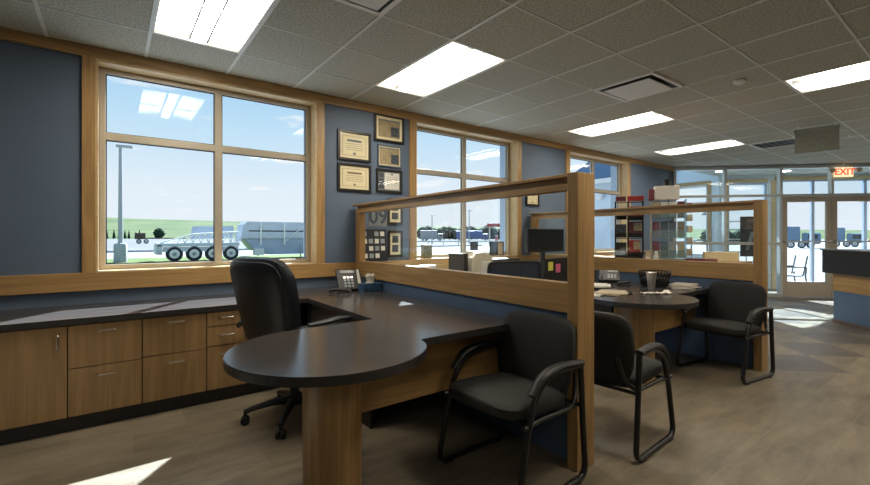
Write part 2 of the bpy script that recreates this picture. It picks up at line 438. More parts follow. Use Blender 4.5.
# ceiling panels: cell (i,j) spans X GX+i*G.. , Y GY-(j+1)*G .. GY-j*G
def clip(bm):
    n = Vector((1, 1, 0)).normalized()
    for co, no in ((Vector((DO/2, DO/2, 0)), n), (Vector((XA, 0, 0)), Vector((-1, 0, 0))), (Vector((0, YB, 0)), Vector((0, -1, 0))), (Vector((0, WY, 0)), Vector((0, 1, 0))), (Vector((14.3, 0, 0)), Vector((1, 0, 0)))):
        geom = bm.verts[:] + bm.edges[:] + bm.faces[:]
        bmesh.ops.bisect_plane(bm, geom=geom, plane_co=co, plane_no=no, clear_outer=True)
mb = MB()
for i in range(-7, 24):
    for j in range(-1, 14):
        if (i, j) in holes: continue
        x0 = GX+i*G; y1 = GY-j*G
        mb.quad((x0, y1-G, H), (x0, y1, H), (x0+G, y1, H), (x0+G, y1-G, H))
clip(mb.bm)
mb.quad((XA, YB, H+.25), (XA, WY+.4, H+.25), (9.6, WY+.4, H+.25), (11.8, WY-.1, H+.25), (14.3, 1.7, H+.25), (14.3, YB, H+.25))
struct(mb.build('ceiling', 'tile'))
# exposed T-bar grid (runs along both directions)
M['tbar'] = simple('ceiling_tee', (.62, .62, .57), .45, noise_amt=.03)
mb = MB()
for i in range(-5, 22):
    x = GX+i*G
    yt = min(WY, DO-x-.02)
    mb.box(x-.012, x+.012, YB, yt, H-.005, H+.0015)
for j in range(-1, 14):
    y = GY-j*G
    if y > WY: continue
    mb.box(XA, min(14.3, DO-y-.02), y-.007, y+.007, H-.0035, H+.001)
struct(mb.build('trim_1', 'tbar'))

# window wall with openings
OPEN = [(-.11, 1.68), (2.915, 4.705), (5.945, 7.735)]
Z0, Z1 = .98, 2.655
T = .32
mb = MB()
mb.box(XA-.2, 9.6, WY, WY+T, -.1, Z0); mb.box(XA-.2, 9.6, WY, WY+T, Z1, H+.3)
xs = [XA-.2] + [v for o in OPEN for v in o] + [9.6]
for k in range(0, len(xs), 2): mb.box(xs[k], xs[k+1], WY, WY+T, Z0, Z1)
struct(mb.build('wall_north', 'wall'))
# oak trim on the window wall
mb = MB(); mb.box(XA, 9.6, 4.265, WY, 2.672, H, .003); mb.box(XA, 9.6, 4.272, 4.28, 2.655, 2.675)
struct(mb.build('trim_2', 'oakX'))
mb = MB(); mb.box(XA, 9.6, 4.262, WY, .84, .98, .004); struct(mb.build('trim_3', 'oakX'))
mb = MB()
for a, b in OPEN:
    mb.box(a-.085, a, 4.27, WY, .98, 2.672, .003); mb.box(b, b+.085, 4.27, WY, .98, 2.672, .003)
struct(mb.build('trim_4', 'oakZ'))
M['oak_lit'] = wood('lit_oak_liner', (.58, .42, .22), 'X', rough=.35, contrast=.15)  # oak colour lightened to stand for light falling on the window liners
mb = MB()
for a, b in OPEN:
    mb.box(a-.001, a+.014, 4.272, 4.476, .99, Z1); mb.box(b-.014, b+.001, 4.272, 4.476, .99, Z1); mb.box(a+.014, b-.014, 4.272, 4.476, Z1-.02, Z1-.001); mb.box(a+.014, b-.014, 4.266, 4.476, .975, .99, .003)
struct(mb.build('trim_5', 'oak_lit'))
mb = MB()
for a, b in OPEN:
    mb.box(a-.001, a+.014, 4.478, WY+T, .98, Z1); mb.box(b-.014, b+.001, 4.478, WY+T, .98, Z1); mb.box(a+.014, b-.014, 4.478, WY+T, Z1-.02, Z1-.001); mb.box(a+.014, b-.014, 4.478, WY+T+.03, .965, .985)
struct(mb.build('trim_7', simple('blue_grey_reveal', (.3, .38, .48), .5)))
for k, (a, b) in enumerate(OPEN):
    root = struct(bpy.data.objects.new('window_%d' % (k+1), None)); C.objects.link(root)
    a += .014; b -= .014; yf0, yf1 = 4.415, 4.475; m = (a+b)/2
    mb = MB()
    zt = Z1-.02; zb = .99
    mb.box(a, a+.045, yf0, yf1, zb, zt, .004); mb.box(b-.045, b, yf0, yf1, zb, zt, .004)
    mb.box(a+.045, b-.045, yf0, yf1, zt-.04, zt, .004); mb.box(a+.045, b-.045, yf0, yf1, zb, zb+.04, .004)
    mb.box(m-.03, m+.03, yf0, yf1, zb+.04, zt-.04, .004)
    mb.box(a+.045, b-.045, yf0+.002, yf1-.002, 2.052, 2.112, .004)
    mb.build('window_frame', 'bronze', root)
    mb = MB()
    for (p, q) in ((a+.04, m-.025), (m+.025, b-.04)):
        for (u, v) in ((zb+.035, 2.06), (2.105, zt-.035)):
            mb.quad((p, 4.45, u), (q, 4.45, u), (q, 4.45, v), (p, 4.45, v))
    mb.build('window_pane', 'glass', root)
    mb = MB()
    for (p, q) in ((a+.045, m-.03), (m+.03, b-.045)):
        for (u, v) in ((zb+.04, 2.052), (2.112, zt-.04)):
            for c0, c1, d0, d1 in ((p, p+.008, u, v), (q-.008, q, u, v), (p+.008, q-.008, u, u+.008), (p+.008, q-.008, v-.008, v)):
                mb.box(c0, c1, 4.442, 4.449, d0, d1)
    mb.build('glazing_gasket', 'plastic', root)

# other walls
mb = MB(); mb.box(XA-.2, XA, YB-.2, WY, -.1, H+.3); struct(mb.build('wall_west', 'wall'))
mb = MB(); mb.box(XA, XB, YB-.2, YB, -.1, H+.3); struct(mb.build('wall_south', 'plain'))
mb = MB(); mb.box(XB, XB+.15, YB-.2, DI-XB-.02, -.1, H+.3); struct(mb.build('wall_east', 'plain'))
# vestibule walls (bump-out): left wall, end wall, window wall and solid part beside the entrance
ZT = H+.3
wy0, wy1, wz0, wz1 = 4.47, 5.55, .78, 2.55
mb = MB()
mb.box(11.8, 11.95, 4.22, 9.4, -.7, wz0); mb.box(11.8, 11.95, 4.22, 9.4, wz1, ZT-.1)
mb.box(11.8, 11.95, 4.22, wy0, wz0, wz1); mb.box(11.8, 11.95, wy1, 9.4, wz0, wz1)
struct(mb.build('wall_vestibule_east', 'lightwall'))
root = struct(bpy.data.objects.new('window_4', None)); C.objects.link(root)
mb = MB()
mb.box(11.78, 11.81, wy0-.09, wy0, wz0-.02, wz1+.09, .003); mb.box(11.78, 11.81, wy1, wy1+.09, wz0-.02, wz1+.09, .003); mb.box(11.78, 11.81, wy0, wy1, wz1, wz1+.09, .003)
mb.build('window_casing', 'oakZ', root)
mb = MB(); mb.box(11.72, 11.94, wy0-.09, wy1+.09, wz0-.06, wz0-.02, .004); mb.build('window_sill', 'white', root)
mb = MB()
mb.box(11.85, 11.9, wy0, wy0+.05, wz0-.02, wz1); mb.box(11.85, 11.9, wy1-.05, wy1, wz0-.02, wz1); mb.box(11.85, 11.9, wy0, wy1, wz1-.05, wz1); mb.box(11.85, 11.9, wy0, wy1, wz0-.02, wz0+.04); mb.box(11.85, 11.9, wy0, wy1, 2.08, 2.13)
mb.build('window_frame', 'alum', root)
mb = MB(); mb.quad((11.87, wy0, wz0), (11.87, wy1, wz0), (11.87, wy1, wz1), (11.87, wy0, wz1)); mb.build('window_pane', 'glass', root)

# diagonal frames use local coordinates: u along the wall (towards -Y,+X), v = outward, z up
UD = Vector((.70711, -.70711, 0)); VD = Vector((.70711, .70711, 0))
def diagM(S, x0):
    o = Vector((x0, S-x0, 0))
    return Matrix(((UD.x, VD.x, 0, o.x), (UD.y, VD.y, 0, o.y), (0, 0, 1, 0), (0, 0, 0, 1)))
MI = diagM(DI, 9.6)           # u = 0 at the window wall
def UX(x): return (x-9.6)/.70711
# inner storefront: u positions of members from the picture
u_m = 1.014; u_j = 2.10; u_c = 3.02; u_r = 3.94; u_end = UX(13.2)
MO = diagM(DO, 11.8)
# solid part of outer wall, z full
mb = MB(); u_s = 1.25
mb.box(0, .2, 0, .15, -.6, ZT, M4=MO); mb.box(.2, u_s, 0, .15, 2.56, ZT, M4=MO); mb.box(.2, u_s, 0, .15, -.6, .35, M4=MO); mb.box(1.08, u_s, 0, .15, .35, 2.56, M4=MO); mb.box(u_s, 3.68, 0, .15, 2.66, ZT, M4=MO); struct(mb.build('wall_entrance', 'lightwall'))
# vestibule right wall
mb = MB(); mb.box(u_end+.0, u_end+.12, .08, 1.5, -.6, ZT, M4=MI); struct(mb.build('wall_vestibule_south', 'lightwall'))

# inner storefront (window_5) frame + glass
root = struct(bpy.data.objects.new('window_5', None)); C.objects.link(root); root.matrix_world = MI
mb = MB(); f0, f1 = -.05, .06
mb.box(0, u_end, f0, f1, 2.665, 2.715, .003)
mb.box(0, .05, f0, f1, 0, 2.665, .003)
mb.box(u_m-.025, u_m+.025, f0, f1, 0, 2.665, .003)
mb.box(u_j-.05, u_j, f0, f1, 0, 2.665, .003)
mb.box(u_c-.022, u_c+.022, f0, f1, 2.135, 2.665, .003)
mb.box(u_r, u_r+.05, f0, f1, 0, 2.665, .003)
mb.box(.05, u_end, f0+.004, f1-.004, 2.085, 2.135, .003)
mb.box(.05, u_j-.05, f0+.004, f1-.004, 1.085, 1.145, .003); mb.box(u_r+.05, u_end, f0+.004, f1-.004, 1.085, 1.145, .003)
mb.box(.05, u_j-.05, f0+.004, f1-.004, 0, .08, .003); mb.box(u_r+.05, u_end, f0+.004, f1-.004, 0, .08, .003)
mb.build('window_frame', 'alum', root)
mb = MB()
for a, b in ((.03, u_m), (u_m, u_j-.02), (u_r+.02, u_end)):
    for c, d in ((.05, 1.1), (1.13, 2.1)): mb.quad((a, 0, c), (b, 0, c), (b, 0, d), (a, 0, d))
for a, b in ((.03, u_m), (u_m, u_j-.02), (u_j-.03, u_c), (u_c, u_r+.02), (u_r+.02, u_end)):
    mb.quad((a, 0, 2.12), (b, 0, 2.12), (b, 0, 2.68), (a, 0, 2.68))
mb.build('window_pane', 'glass2', root)
mb = MB(); mb.box(0, u_end, -.09, .09, 2.715, 2.742); struct(mb.build('trim_6', 'grey', M4=MI))

def glazed_door(nm, Mx, a, b, handle_side, closer=True, top=2.085, mat='doorframe'):
    root = struct(bpy.data.objects.new(nm, None)); C.objects.link(root); root.matrix_world = Mx
    st = .10
    mb = MB()
    mb.box(a+.004, a+st, -.025, .025, .012, top-.004, .004); mb.box(b-st, b-.004, -.025, .025, .012, top-.004, .004)
    mb.box(a+st, b-st, -.025, .025, top-.11, top-.004, .004); mb.box(a+st, b-st, -.025, .025, .012, .33, .004)
    mb.build('door_frame', mat, root)
    mb = MB(); mb.quad((a+st-.01, 0, .32), (b-st+.01, 0, .32), (b-st+.01, 0, top-.1), (a+st-.01, 0, top-.1)); mb.build('door_pane', 'glass', root)
    mb = MB()
    mb.tube([(a+.03, -.07, 1.16), (b-.03, -.07, 1.16)], .014, 8); mb.box(a+.02, a+.06, -.075, -.02, 1.13, 1.19, .004); mb.box(b-.06, b-.02, -.075, -.02, 1.13, 1.19, .004)
    mb.build('push_bar', 'steel', root, smooth=True)
    if closer:
        s = a+.12 if handle_side > 0 else b-.47
        mb = MB(); mb.box(s, s+.33, -.085, -.026, top-.12, top-.05, .008); mb.build('door_closer', 'doorframe', root)
        mb = MB(); mb.tube([(s+.05, -.1, top-.04), (s+.28, -.14, top-.035), (s+.42, -.06, top-.03)], .008, 6); mb.build('closer_arm', 'doorframe', root)
    return root
glazed_door('door_1', MI, u_j, u_c, 1)
glazed_door('door_2', MI, u_c, u_r, -1)

# outer entrance: oak-trimmed opening with glazing and a door
root = struct(bpy.data.objects.new('window_6', None)); C.objects.link(root); root.matrix_world = MO
mb = MB()
mb.box(u_s-.02, 3.6, -.03, -.001, 2.60, 2.69, .003); mb.box(u_s-.09, u_s, -.03, -.001, 0, 2.60, .003)
mb.box(.11, .2, -.03, -.001, .3, 2.65, .003); mb.box(.2, 1.08, -.03, -.001, 2.56, 2.65, .003); mb.box(.11, 1.08, -.06, -.001, .3, .35, .003)
mb.build('window_casing', 'oak_lit', root)
mb = MB()
for u in (u_s+.0, 2.05, 3.15): mb.box(u, u+.06, .03, .1, 0, 2.63)
mb.box(.2, .25, .03, .1, .35, 2.56); mb.box(1.03, 1.08, .03, .1, .35, 2.56); mb.box(.25, 1.03, .03, .1, 2.51, 2.56); mb.box(.25, 1.03, .03, .1, .35, .40); mb.box(.25, 1.03, .03, .1, 1.1, 1.15)
mb.box(u_s, 3.6, .03, .1, 2.57, 2.63); mb.box(u_s, 3.6, .034, .096, 2.12, 2.18); mb.box(u_s, 3.6, .03, .1, .0, .10)
mb.build('window_frame', 'trailerblue', root)
mb = MB(); mb.quad((u_s, .06, .05), (3.6, .06, .05), (3.6, .06, 2.6), (u_s, .06, 2.6)); mb.quad((.2, .06, .35), (1.08, .06, .35), (1.08, .06, 2.55), (.2, .06, 2.55)); mb.build('window_pane', 'glass', root)
# baseboards
mb = MB(); mb.box(XA, 9.6, 4.285, WY, 0, .1); struct(mb.build('baseboard_north', 'vinyl'))
mb = MB(); mb.box(XA, XA+.015, YB, WY, 0, .1); struct(mb.build('baseboard_west', 'vinyl'))

# ------------------------------------------------------------------ ceiling fixtures
def make_troffer(label, grp='recessed fluorescent ceiling lights'):
    t = thing('ceiling_light', label, 'ceiling light', group=grp)
    W, L = G, 2*G
    mb = MB()
    # recessed body: sloped pan, open below.  local: x 0..W, y 0..-L, z 0 = ceiling plane
    e = .022
    for x0, x1, y0, y1 in ((.012, e, -L+.01, -.01), (W-e, W-.012, -L+.01, -.01), (e, W-e, -e, -.01), (e, W-e, -L+.01, -L+e)):
        mb.box(x0, x1, y0, y1, -.003, .06)
    mb.box(.012, W-.012, -L+.01, -.01, .1, .11)
    mb.build('housing', 'white', t)
    mb = MB(); mb.quad((e, -e, .012), (W/2-.055, -e, .045), (W/2-.055, -L+e, .045), (e, -L+e, .012)); mb.quad((W-e, -e, .012), (W/2+.055, -e, .045), (W/2+.055, -L+e, .045), (W-e, -L+e, .012))
    mb.build('reflector', 'lens', t)
    mb = MB()
    mb.prism([(W/2-.05, .0), (W/2-.03, -.032), (W/2+.03, -.032), (W/2+.05, .0)], 0, L-2*e, M4=Matrix.Translation((0, -e, .045)) @ Matrix.Rotation(R(90), 4, 'X'))
    mb.build('centre_lens', 'tube', t)
    for s in (-1, 1):
        mb = MB(); mb.box(W/2+s*.058-.006, W/2+s*.058+.006, -L+e, -e, .008, .046); mb.build('side_rail', 'grey', t)
    return t
tlabels = ['near ceiling light over the left window, its lens blown bright', 'ceiling light above the certificates and the second window', 'ceiling light at the right edge of the ceiling', 'ceiling light behind the square air vent, over the third window', 'farthest ceiling light before the glazed entrance']
t0 = None
for k, (x, y, _) in enumerate(troffers):
    i, j = cellof(x, y); lab = tlabels[k] if k < 5 else 'extra ceiling light added out of view to brighten the room'
    if t0 is None: t = t0 = make_troffer(lab)
    else: t = copy_tree(t0, label=lab)
    if k >= 5: t['group'] = 'added ceiling lights out of view'
    t.location = (GX+i*G, GY-j*G, H)
# air vents
def make_vent(label, x, y, w, l, louvre=False, dark=True):
    t = thing('air_vent', label, 'air vent', (x, y, H-.001), group='ceiling air vents')
    mb = MB()
    for a, b, c, d in ((0, w, -.035, 0), (0, w, -l, -l+.035), (0, .035, -l+.035, -.035), (w-.035, w, -l+.035, -.035)): mb.box(a, b, c, d, -.014, -.004, .003)
    mb.build('frame', 'white', t)
    mb = MB(); mb.box(.02, w-.02, -l+.02, -.02, -.004, -.002); mb.build('duct_backing', 'plastic', t)
    if louvre:
        for s in range(6):
            mb = MB(); yy = -.05 - s*(l-.1)/6; mb.box(.04, w-.04, -.02, .02, -.001, .001, M4=Matrix.Translation((0, yy-.02, -.012)) @ Matrix.Rotation(R(35), 4, 'X')); mb.build('slat', 'white', t)
    else:
        mb = MB(); mb.box(.075, w-.075, -l+.075, -.075, -.03, -.018, .005); mb.build('plaque', 'white', t)
    return t
make_vent('square flat-plaque air vent in the middle of the ceiling', 3.87, 2.51, G, G)
make_vent('louvred air vent beside the farthest ceiling light', 8.14, 2.51, G, G, True)
make_vent('air vent cut off by the top edge, beside the second light', 1.434-.6096+.001, 2.51, G, G)
def make_disc(label, x, y, name='smoke_detector', cat='smoke detector'):
    t = thing(name, label, cat, (x, y, H))
    mb = MB(); mb.lathe([(.05, -.001), (.055, -.012), (.05, -.026)], 24); mb.build('base', 'white', t, smooth=True)
    mb = MB(); mb.lathe([(.035, -.0265), (.034, -.036), (.02, -.042)], 24); mb.build('cap', 'white', t, smooth=True)
    return t
make_disc('round white smoke detector on the ceiling between vent and right light', 4.75, 1.521)
make_disc('small white ceiling disc to the right of the blank hanging sign', 8.6, 1.35)
for x, y, lab in ((11.0, 3.9, 'round downlight in the vestibule ceiling near its window'), (12.1, 3.0, 'round downlight in the vestibule ceiling behind the doors')):
    t = thing('recessed_downlight', lab, 'ceiling light', (x, y, H))
    mb = MB(); mb.lathe([(.13, -.001), (.13, -.008), (.10, -.010), (.10, -.004)], 24); mb.build('trim_ring', 'white', t, smooth=True)
    mb = MB(); mb.lathe([(.095, -.011), (.095, -.013)], 24); mb.build('lens', 'tube', t)
# hanging blank sign
p0, p1 = Vector((7.343, 1.72, 0)), Vector((7.426, 1.289, 0))
a = math.atan2(p1.y-p0.y, p1.x-p0.x); L = (p1-p0).length
t = thing('hanging_sign', 'blank grey-green sign panel hanging from the ceiling near the entrance', 'sign', (p0.x, p0.y, H), a)
mb = MB(); mb.box(0, L, -.008, .008, -.37, -.095, .003); mb.build('panel', simple('sign_grey', (.30, .30, .25), .6), t)
mb = MB(); mb.box(-.01, L+.01, -.014, .014, -.095, -.05, .004); mb.build('top_rail', simple('sign_rail', (.34, .34, .29), .5), t)
for xx in (.04, L-.04):
    mb = MB(); mb.tube([(xx, 0, -.05), (xx, 0, 0)], .006, 8); mb.lathe([(.02, -.001), (.02, -.02), (.008, -.025)], 12, at=(xx, 0, 0)); mb.build('hanger', 'white', t)
# exit sign + emergency heads (on a stem from the ceiling)
t = thing('exit_sign', 'illuminated red EXIT sign with twin emergency lamps above the doors', 'exit sign', (11.35+.45, 2.30-.25, 2.55))
t.matrix_world = MI @ Matrix.Translation((3.19, -.09, 2.56))
mb = MB(); mb.box(-.16, .16, -.02, .035, -.095, .095, .006); mb.build('body', 'exit', t)
text_mesh('lettering', 'EXIT', .18, 'exitred', t, Matrix.Translation((0, -.023, 0)) @ Matrix.Rotation(R(90), 4, 'X'))
for s in (-1, 1):
    mb = MB(); mb.tube([(s*.16, 0, .05), (s*.2, 0, .05)], .012, 8); mb.tube([(s*.24, .03, .055), (s*.24, -.02, .045), (s*.24, -.06, .03)], [.02, .045, .05], 14); mb.build('emergency_lamp', 'cream', t, smooth=True)
mb = MB(); mb.tube([(0, 0, .095), (0, 0, .18)], .015, 10); mb.build('mount', 'white', t)

# ------------------------------------------------------------------ base cabinets and counter
YF = 3.60
def handle(parent, x, y, z, horizontal=True, L=.10):
    mb = MB()
    if horizontal: mb.tube(smooth_path([(x-L/2, y, z), (x-L/2, y-.03, z), (x+L/2, y-.03, z), (x+L/2, y, z)], .012, 3), .0055, 8)
    else: mb.tube(smooth_path([(x, y, z-L/2), (x, y-.03, z-L/2), (x, y-.03, z+L/2), (x, y, z+L/2)], .012, 3), .0055, 8)
    return mb.build('handle', 'steel', parent, smooth=True)
def cabinet(label, x0, x1, fronts):
    t = thing('base_cabinet', label, 'cabinet', (x0, YF, 0), group='oak base cabinets under the window counter')
    W = x1-x0
    mb = MB(); mb.box(.002, W-.002, .022, .68, .1, .69); mb.build('body', 'edge', t)
    for (kind, u0, u1, z0, z1, hx, hz) in fronts:
        mb = MB(); mb.box(u0+.003, u1-.003, 0, .02, z0+.003, z1-.003, .0015)
        d = mb.build(kind, 'cabinet', t)
        if hz is not None: handle(d, hx, 0, hz, kind != 'door')
    return t
cabinet('oak cabinet with one tall door and vertical pull, at the left edge', -.90, -.235, [('door', 0, .665, .1, .69, .62, .59)])
cabinet('oak cabinet cut off by the left edge of the view', -1.565, -.90, [('door', 0, .665, .1, .69, .62, .59)])
cabinet('oak cabinet with two wide file drawers beside the tall door', -.235, .16, [('drawer', 0, .395, .41, .69, .198, .643), ('drawer', 0, .395, .1, .41, .198, .352)])
cabinet('oak cabinet with two file drawers, second from the tall door', .16, .56, [('drawer', 0, .40, .42, .69, .2, .648), ('drawer', 0, .40, .1, .42, .2, .362)])
cabinet('oak cabinet with two small drawers over a deep one, behind the leather chair', .56, .83, [('drawer', 0, .27, .58, .69, .135, .645), ('drawer', 0, .27, .43, .58, .135, .513), ('drawer', 0, .27, .1, .43, .135, .37)])
cabinet('oak cabinet hidden behind the black leather chair', .83, 1.25, [('door', 0, .42, .1, .69, .06, .59)])
mb = MB(); mb.box(-1.56, 1.25, 3.64, 3.66, 0, .1); struct(mb.build('baseboard_cabinet', 'vinyl'))

# wall counter
M['laminateY'] = wood('dark_laminate_return', (.070, .060, .056), 'Y', rough=.3, contrast=.3, scale=1.2)
def desk_edge_top(name, parent, pts, z0=.695, z1=.735, mat='laminate'):
    mb = MB(); mb.prism(pts, z0, z1, .003)
    o = mb.build(name, mat, parent)
    o.data.materials.append(M['edge'])
    for p in o.data.polygons:
        if abs(p.normal.z) < .5: p.material_index = 1
    return o
o = desk_edge_top('countertop', None, [(-1.6, 3.575), (1.33, 3.575), (1.33, WY-.005), (-1.6, WY-.005)])
tag(o, 'long dark laminate countertop on the oak cabinets under the left window', 'countertop')

def make_desk(label, grp='reception desks with round ends'):
    """world-like local coordinates for the first station (x from the camera axis); origin under the round end"""
    t = thing('desk', label, 'desk', (0, 0, 0), group=grp)
    cx, cy, r = .834, 1.95, .462
    pts = []
    # start inner corner on the return, go around
    a_start = math.degrees(math.acos(min(1, .28/r)))
    ring = arc(cx, cy, r, 88, 330, 40)      # back of the round end -> front notch
    pts = [(1.32, 3.57), (1.32, 2.425)] + ring[0:] + [(1.255, 1.79), (1.29, 1.80), (2.02, 1.80), (2.10, WY-.005), (1.335, WY-.005), (1.335, 3.57)]
    desk_edge_top('desktop', t, pts)
    mb = MB()
    el = [(cx+.03+.135*math.cos(2*PI*k/40), cy+.05+.175*math.sin(2*PI*k/40)) for k in range(40)]
    mb.prism(el, 0, .695); mb.build('round_leg', 'oakZ', t, smooth=True)
    mb = MB(); mb.box(cx+.1, 2.01, 1.955, 1.985, .37, .694, .002); mb.build('modesty_panel', 'oakX', t)
    mb = MB(); mb.box(1.345, 1.365, 2.5, 3.55, .0, .694); mb.build('end_panel', 'edge', t)
    mb = MB(); mb.box(1.34, 2.01, 3.6, 3.62, .0, .694); mb.build('back_panel', 'edge', t)
    return t
DX = 2.85
desk1 = make_desk('dark round-ended desk with oak column leg in the foreground')
desk2 = copy_tree(desk1, label='second dark round-ended desk beyond the near partition, covered in papers')
desk2.location = (DX, 0, 0)
o = desk_edge_top('countertop', None, [(2.17, 3.60), (4.17, 3.60), (4.17, WY-.005), (2.19, WY-.005)])
tag(o, 'dark countertop under the second window, crowded with office things', 'countertop')
mb = MB(); mb.box(2.2, 4.15, 3.64, 4.24, 0, .694, .002); o = mb.build('storage_cabinet', 'cabinet'); tag(o, 'oak cabinet under the second window counter, mostly hidden', 'cabinet')

# ------------------------------------------------------------------ glazed partitions
def make_partition(label):
    t = thing('glazed_partition', label, 'partition', (0, 0, 0), group='glazed oak partitions between desks')
    y0, y1 = 1.372, 4.26
    mb = MB(); mb.box(1.98, 2.128, y0, 1.44, 0, 1.607, .004); mb.build('post', 'oakZ', t)
    mb = MB(); mb.box(1.985, 2.123, 1.44, y1, 1.587, 1.605, .003); mb.build('top_cap', 'oakY', t)
    mb = MB(); mb.box(2.046, 2.064, 1.44, y1, 1.548, 1.587); mb.build('cap_core', 'oakY', t)
    mb = MB(); mb.box(2.02, 2.09, 1.44, y1, 1.517, 1.556, .003); mb.build('top_rail', 'oakY', t)
    mb = MB(); mb.box(2.02, 2.09, 1.44, y1, .832, 1.0, .004); mb.build('bottom_rail', 'oakY', t)
    mb = MB(); mb.box(2.02, 2.09, 4.16, y1, 1.0, 1.517, .003); mb.build('wall_stile', 'oakZ', t)
    mb = MB(); mb.box(2.04, 2.075, 1.44, y1, 0.0, .832); mb.build('lower_panel', 'panelblue', t)
    mb = MB(); mb.quad((2.055, 1.44, 1.0), (2.055, 4.16, 1.0), (2.055, 4.16, 1.517), (2.055, 1.44, 1.517)); mb.build('glass_panel', 'glass3', t)
    return t
part1 = make_partition('near oak partition with glass band and thick end post, beside the foreground desk')
part2 = copy_tree(part1, label='far oak partition with glass band, behind the second desk')
part2.location = (DX+.01, 0, 0.015)
for ch in part2.children:
    pass
part2.location.z = 0
for p_, dx in ((part1, 0), (part2, DX+.01)):
    p_.location = (dx, 0, 0); p_.matrix_basis = Matrix.Translation((2.05+dx, 1.4, 0)) @ Matrix.Rotation(R(-1.8), 4, 'Z') @ Matrix.Translation((-2.05, -1.4, 0))

# ------------------------------------------------------------------ guest chairs (local: faces +Y)
def make_guest_chair(label):
    t = thing('guest_chair', label, 'chair', group='black sled-base guest chairs')
    hw = .285
    seat = cushion(.50, .49, .075, .018, wf=lambda v: 1.0 - .0*v)
    seat.build('seat', 'fabric', t, smooth=True, M4=Matrix.Translation((0, .035, .425)) @ Matrix.Rotation(R(3), 4, 'X'))
    bk = cushion(.50, .44, .055, .012, wf=lambda v: .93+.07*math.sin(min(1, v*1.3)*PI*.6)-(.10*max(0, .35-v)/.35), curve=.035)
    # local of back: x width, y up, z = front normal
    Mb = Matrix.Translation((0, -.235, .60)) @ Matrix.Rotation(R(9), 4, 'X') @ Matrix(((1, 0, 0, 0), (0, 0, 1, 0), (0, 1, 0, 0), (0, 0, 0, 1)))
    bk.build('backrest', 'fabric', t, smooth=True, M4=Mb)
    for s in (-1, 1):
        x = s*hw
        # sled: rear foot up to the arm, over, down the front, along the floor
        path = smooth_path([(x, -.215, .60), (x, -.235, .30), (x, -.26, .0165), (x, .27, .0165), (x*.985, .19, .38), (x*.98, .12, .545), (x*.98, -.02, .605), (x, -.215, .598)], .075, 6)
        mb = MB(); mb.tube(path, .0145, 10, sx=1.0, sy=1.15); mb.build('sled_frame', 'blackmetal', t, smooth=True)
        mb = MB(); P = smooth_path([(x*.98, .165, .52), (x*.98, .09, .598), (x*.98, -.04, .625), (x, -.22, .612)], .08, 6)
        rr = [.024+.006*math.sin(PI*k/(len(P)-1)) for k in range(len(P))]
        mb.tube(P, rr, 12, sx=1.0, sy=.62); mb.build('armrest', 'plastic', t, smooth=True)
        for yy in (-.18, .2):
            mb = MB(); mb.box(x-.016, x+.016, yy-.025, yy+.025, 0, .006, .002); mb.build('foot_glide', 'plastic', t)
    # seat support: U tube that carries on up to the backrest
    for s in (-1, 1):
        mb = MB(); mb.tube(smooth_path([(s*hw, .225, .385), (s*.262, .1, .385), (s*.262, -.20, .385), (s*.22, -.268, .46), (s*.20, -.295, .58)], .07, 5), .0125, 9); mb.build('seat_rail', 'blackmetal', t, smooth=True)
    for yy in (-.232, .17):
        mb = MB(); mb.tube([(-hw, yy, .385), (hw, yy, .385)], .011, 8); mb.build('cross_bar', 'blackmetal', t, smooth=True)
    return t
gc1 = make_guest_chair('black guest chair in front of the near partition post, facing the foreground desk')
gc1.location = (1.705, 1.60, 0); gc1.rotation_euler = (0, 0, R(91))
gc2 = copy_tree(gc1, label='black guest chair seen from behind the near partition post, facing right'); gc2.location = (2.54, 1.53, 0); gc2.rotation_euler = (0, 0, R(-90+4))
gc3 = copy_tree(gc1, label='black guest chair beside the far partition post, right of the second desk'); gc3.location = (4.56, 1.59, 0); gc3.rotation_euler = (0, 0, R(90-8))

# ------------------------------------------------------------------ office chairs (local: faces +Y)
def chair_base(t, mat='plastic'):
    for k in range(5):
        a = R(72*k+18)
        d = Vector((math.cos(a), math.sin(a), 0))
        mb = MB(); P = [d*.03+Vector((0, 0, .13)), d*.15+Vector((0, 0, .125)), d*.27+Vector((0, 0, .10)), d*.315+Vector((0, 0, .085))]
        mb.tube(P, [.034, .028, .022, .02], 10, sx=1, sy=.8)
        leg = mb.build('star_leg', mat, t, smooth=True)
        mb = MB(); n = Vector((-d.y, d.x, 0)); c = d*.315+Vector((0, 0, .028))
        for s in (-1, 1): mb.tube([c+n*s*.008, c+n*s*.027], .028, 16)
        mb.tube([c+Vector((0, 0, .02)), c+Vector((0, 0, .07))], .011, 8)
        mb.build('caster', 'plastic', leg, smooth=True)
    mb = MB(); mb.lathe([(.045, .1), (.045, .17), (.03, .18), (.028, .30), (.018, .31), (.018, .40)], 18); mb.build('gas_lift', mat, t, smooth=True)
    mb = MB(); mb.box(-.1, .1, -.13, .13, .385, .42, .01); mb.tube([(.05, 0, .4), (.27, .02, .395)], .007, 8); mb.build('tilt_mechanism', mat, t, smooth=True)
t = thing('executive_chair', 'black leather high-back executive chair on casters behind the foreground desk', 'office chair', (1.01, 2.98, 0), R(-70))
chair_base(t)
cushion(.52, .52, .12, .03).build('seat', 'leather', t, smooth=True, M4=Matrix.Translation((0, .03, .48)))
Mb = Matrix.Translation((0, -.255, .795)) @ Matrix.Rotation(R(13), 4, 'X') @ Matrix(((1, 0, 0, 0), (0, 0, 1, 0), (0, 1, 0, 0), (0, 0, 0, 1)))
bo = cushion(.60, .68, .085, .03, wf=lambda v: .80+.2*math.sin(min(1., v*1.25)*PI/2)-.07*max(0, v-.8)/.2, curve=.05).build('backrest', 'leather', t, smooth=True, M4=Mb)
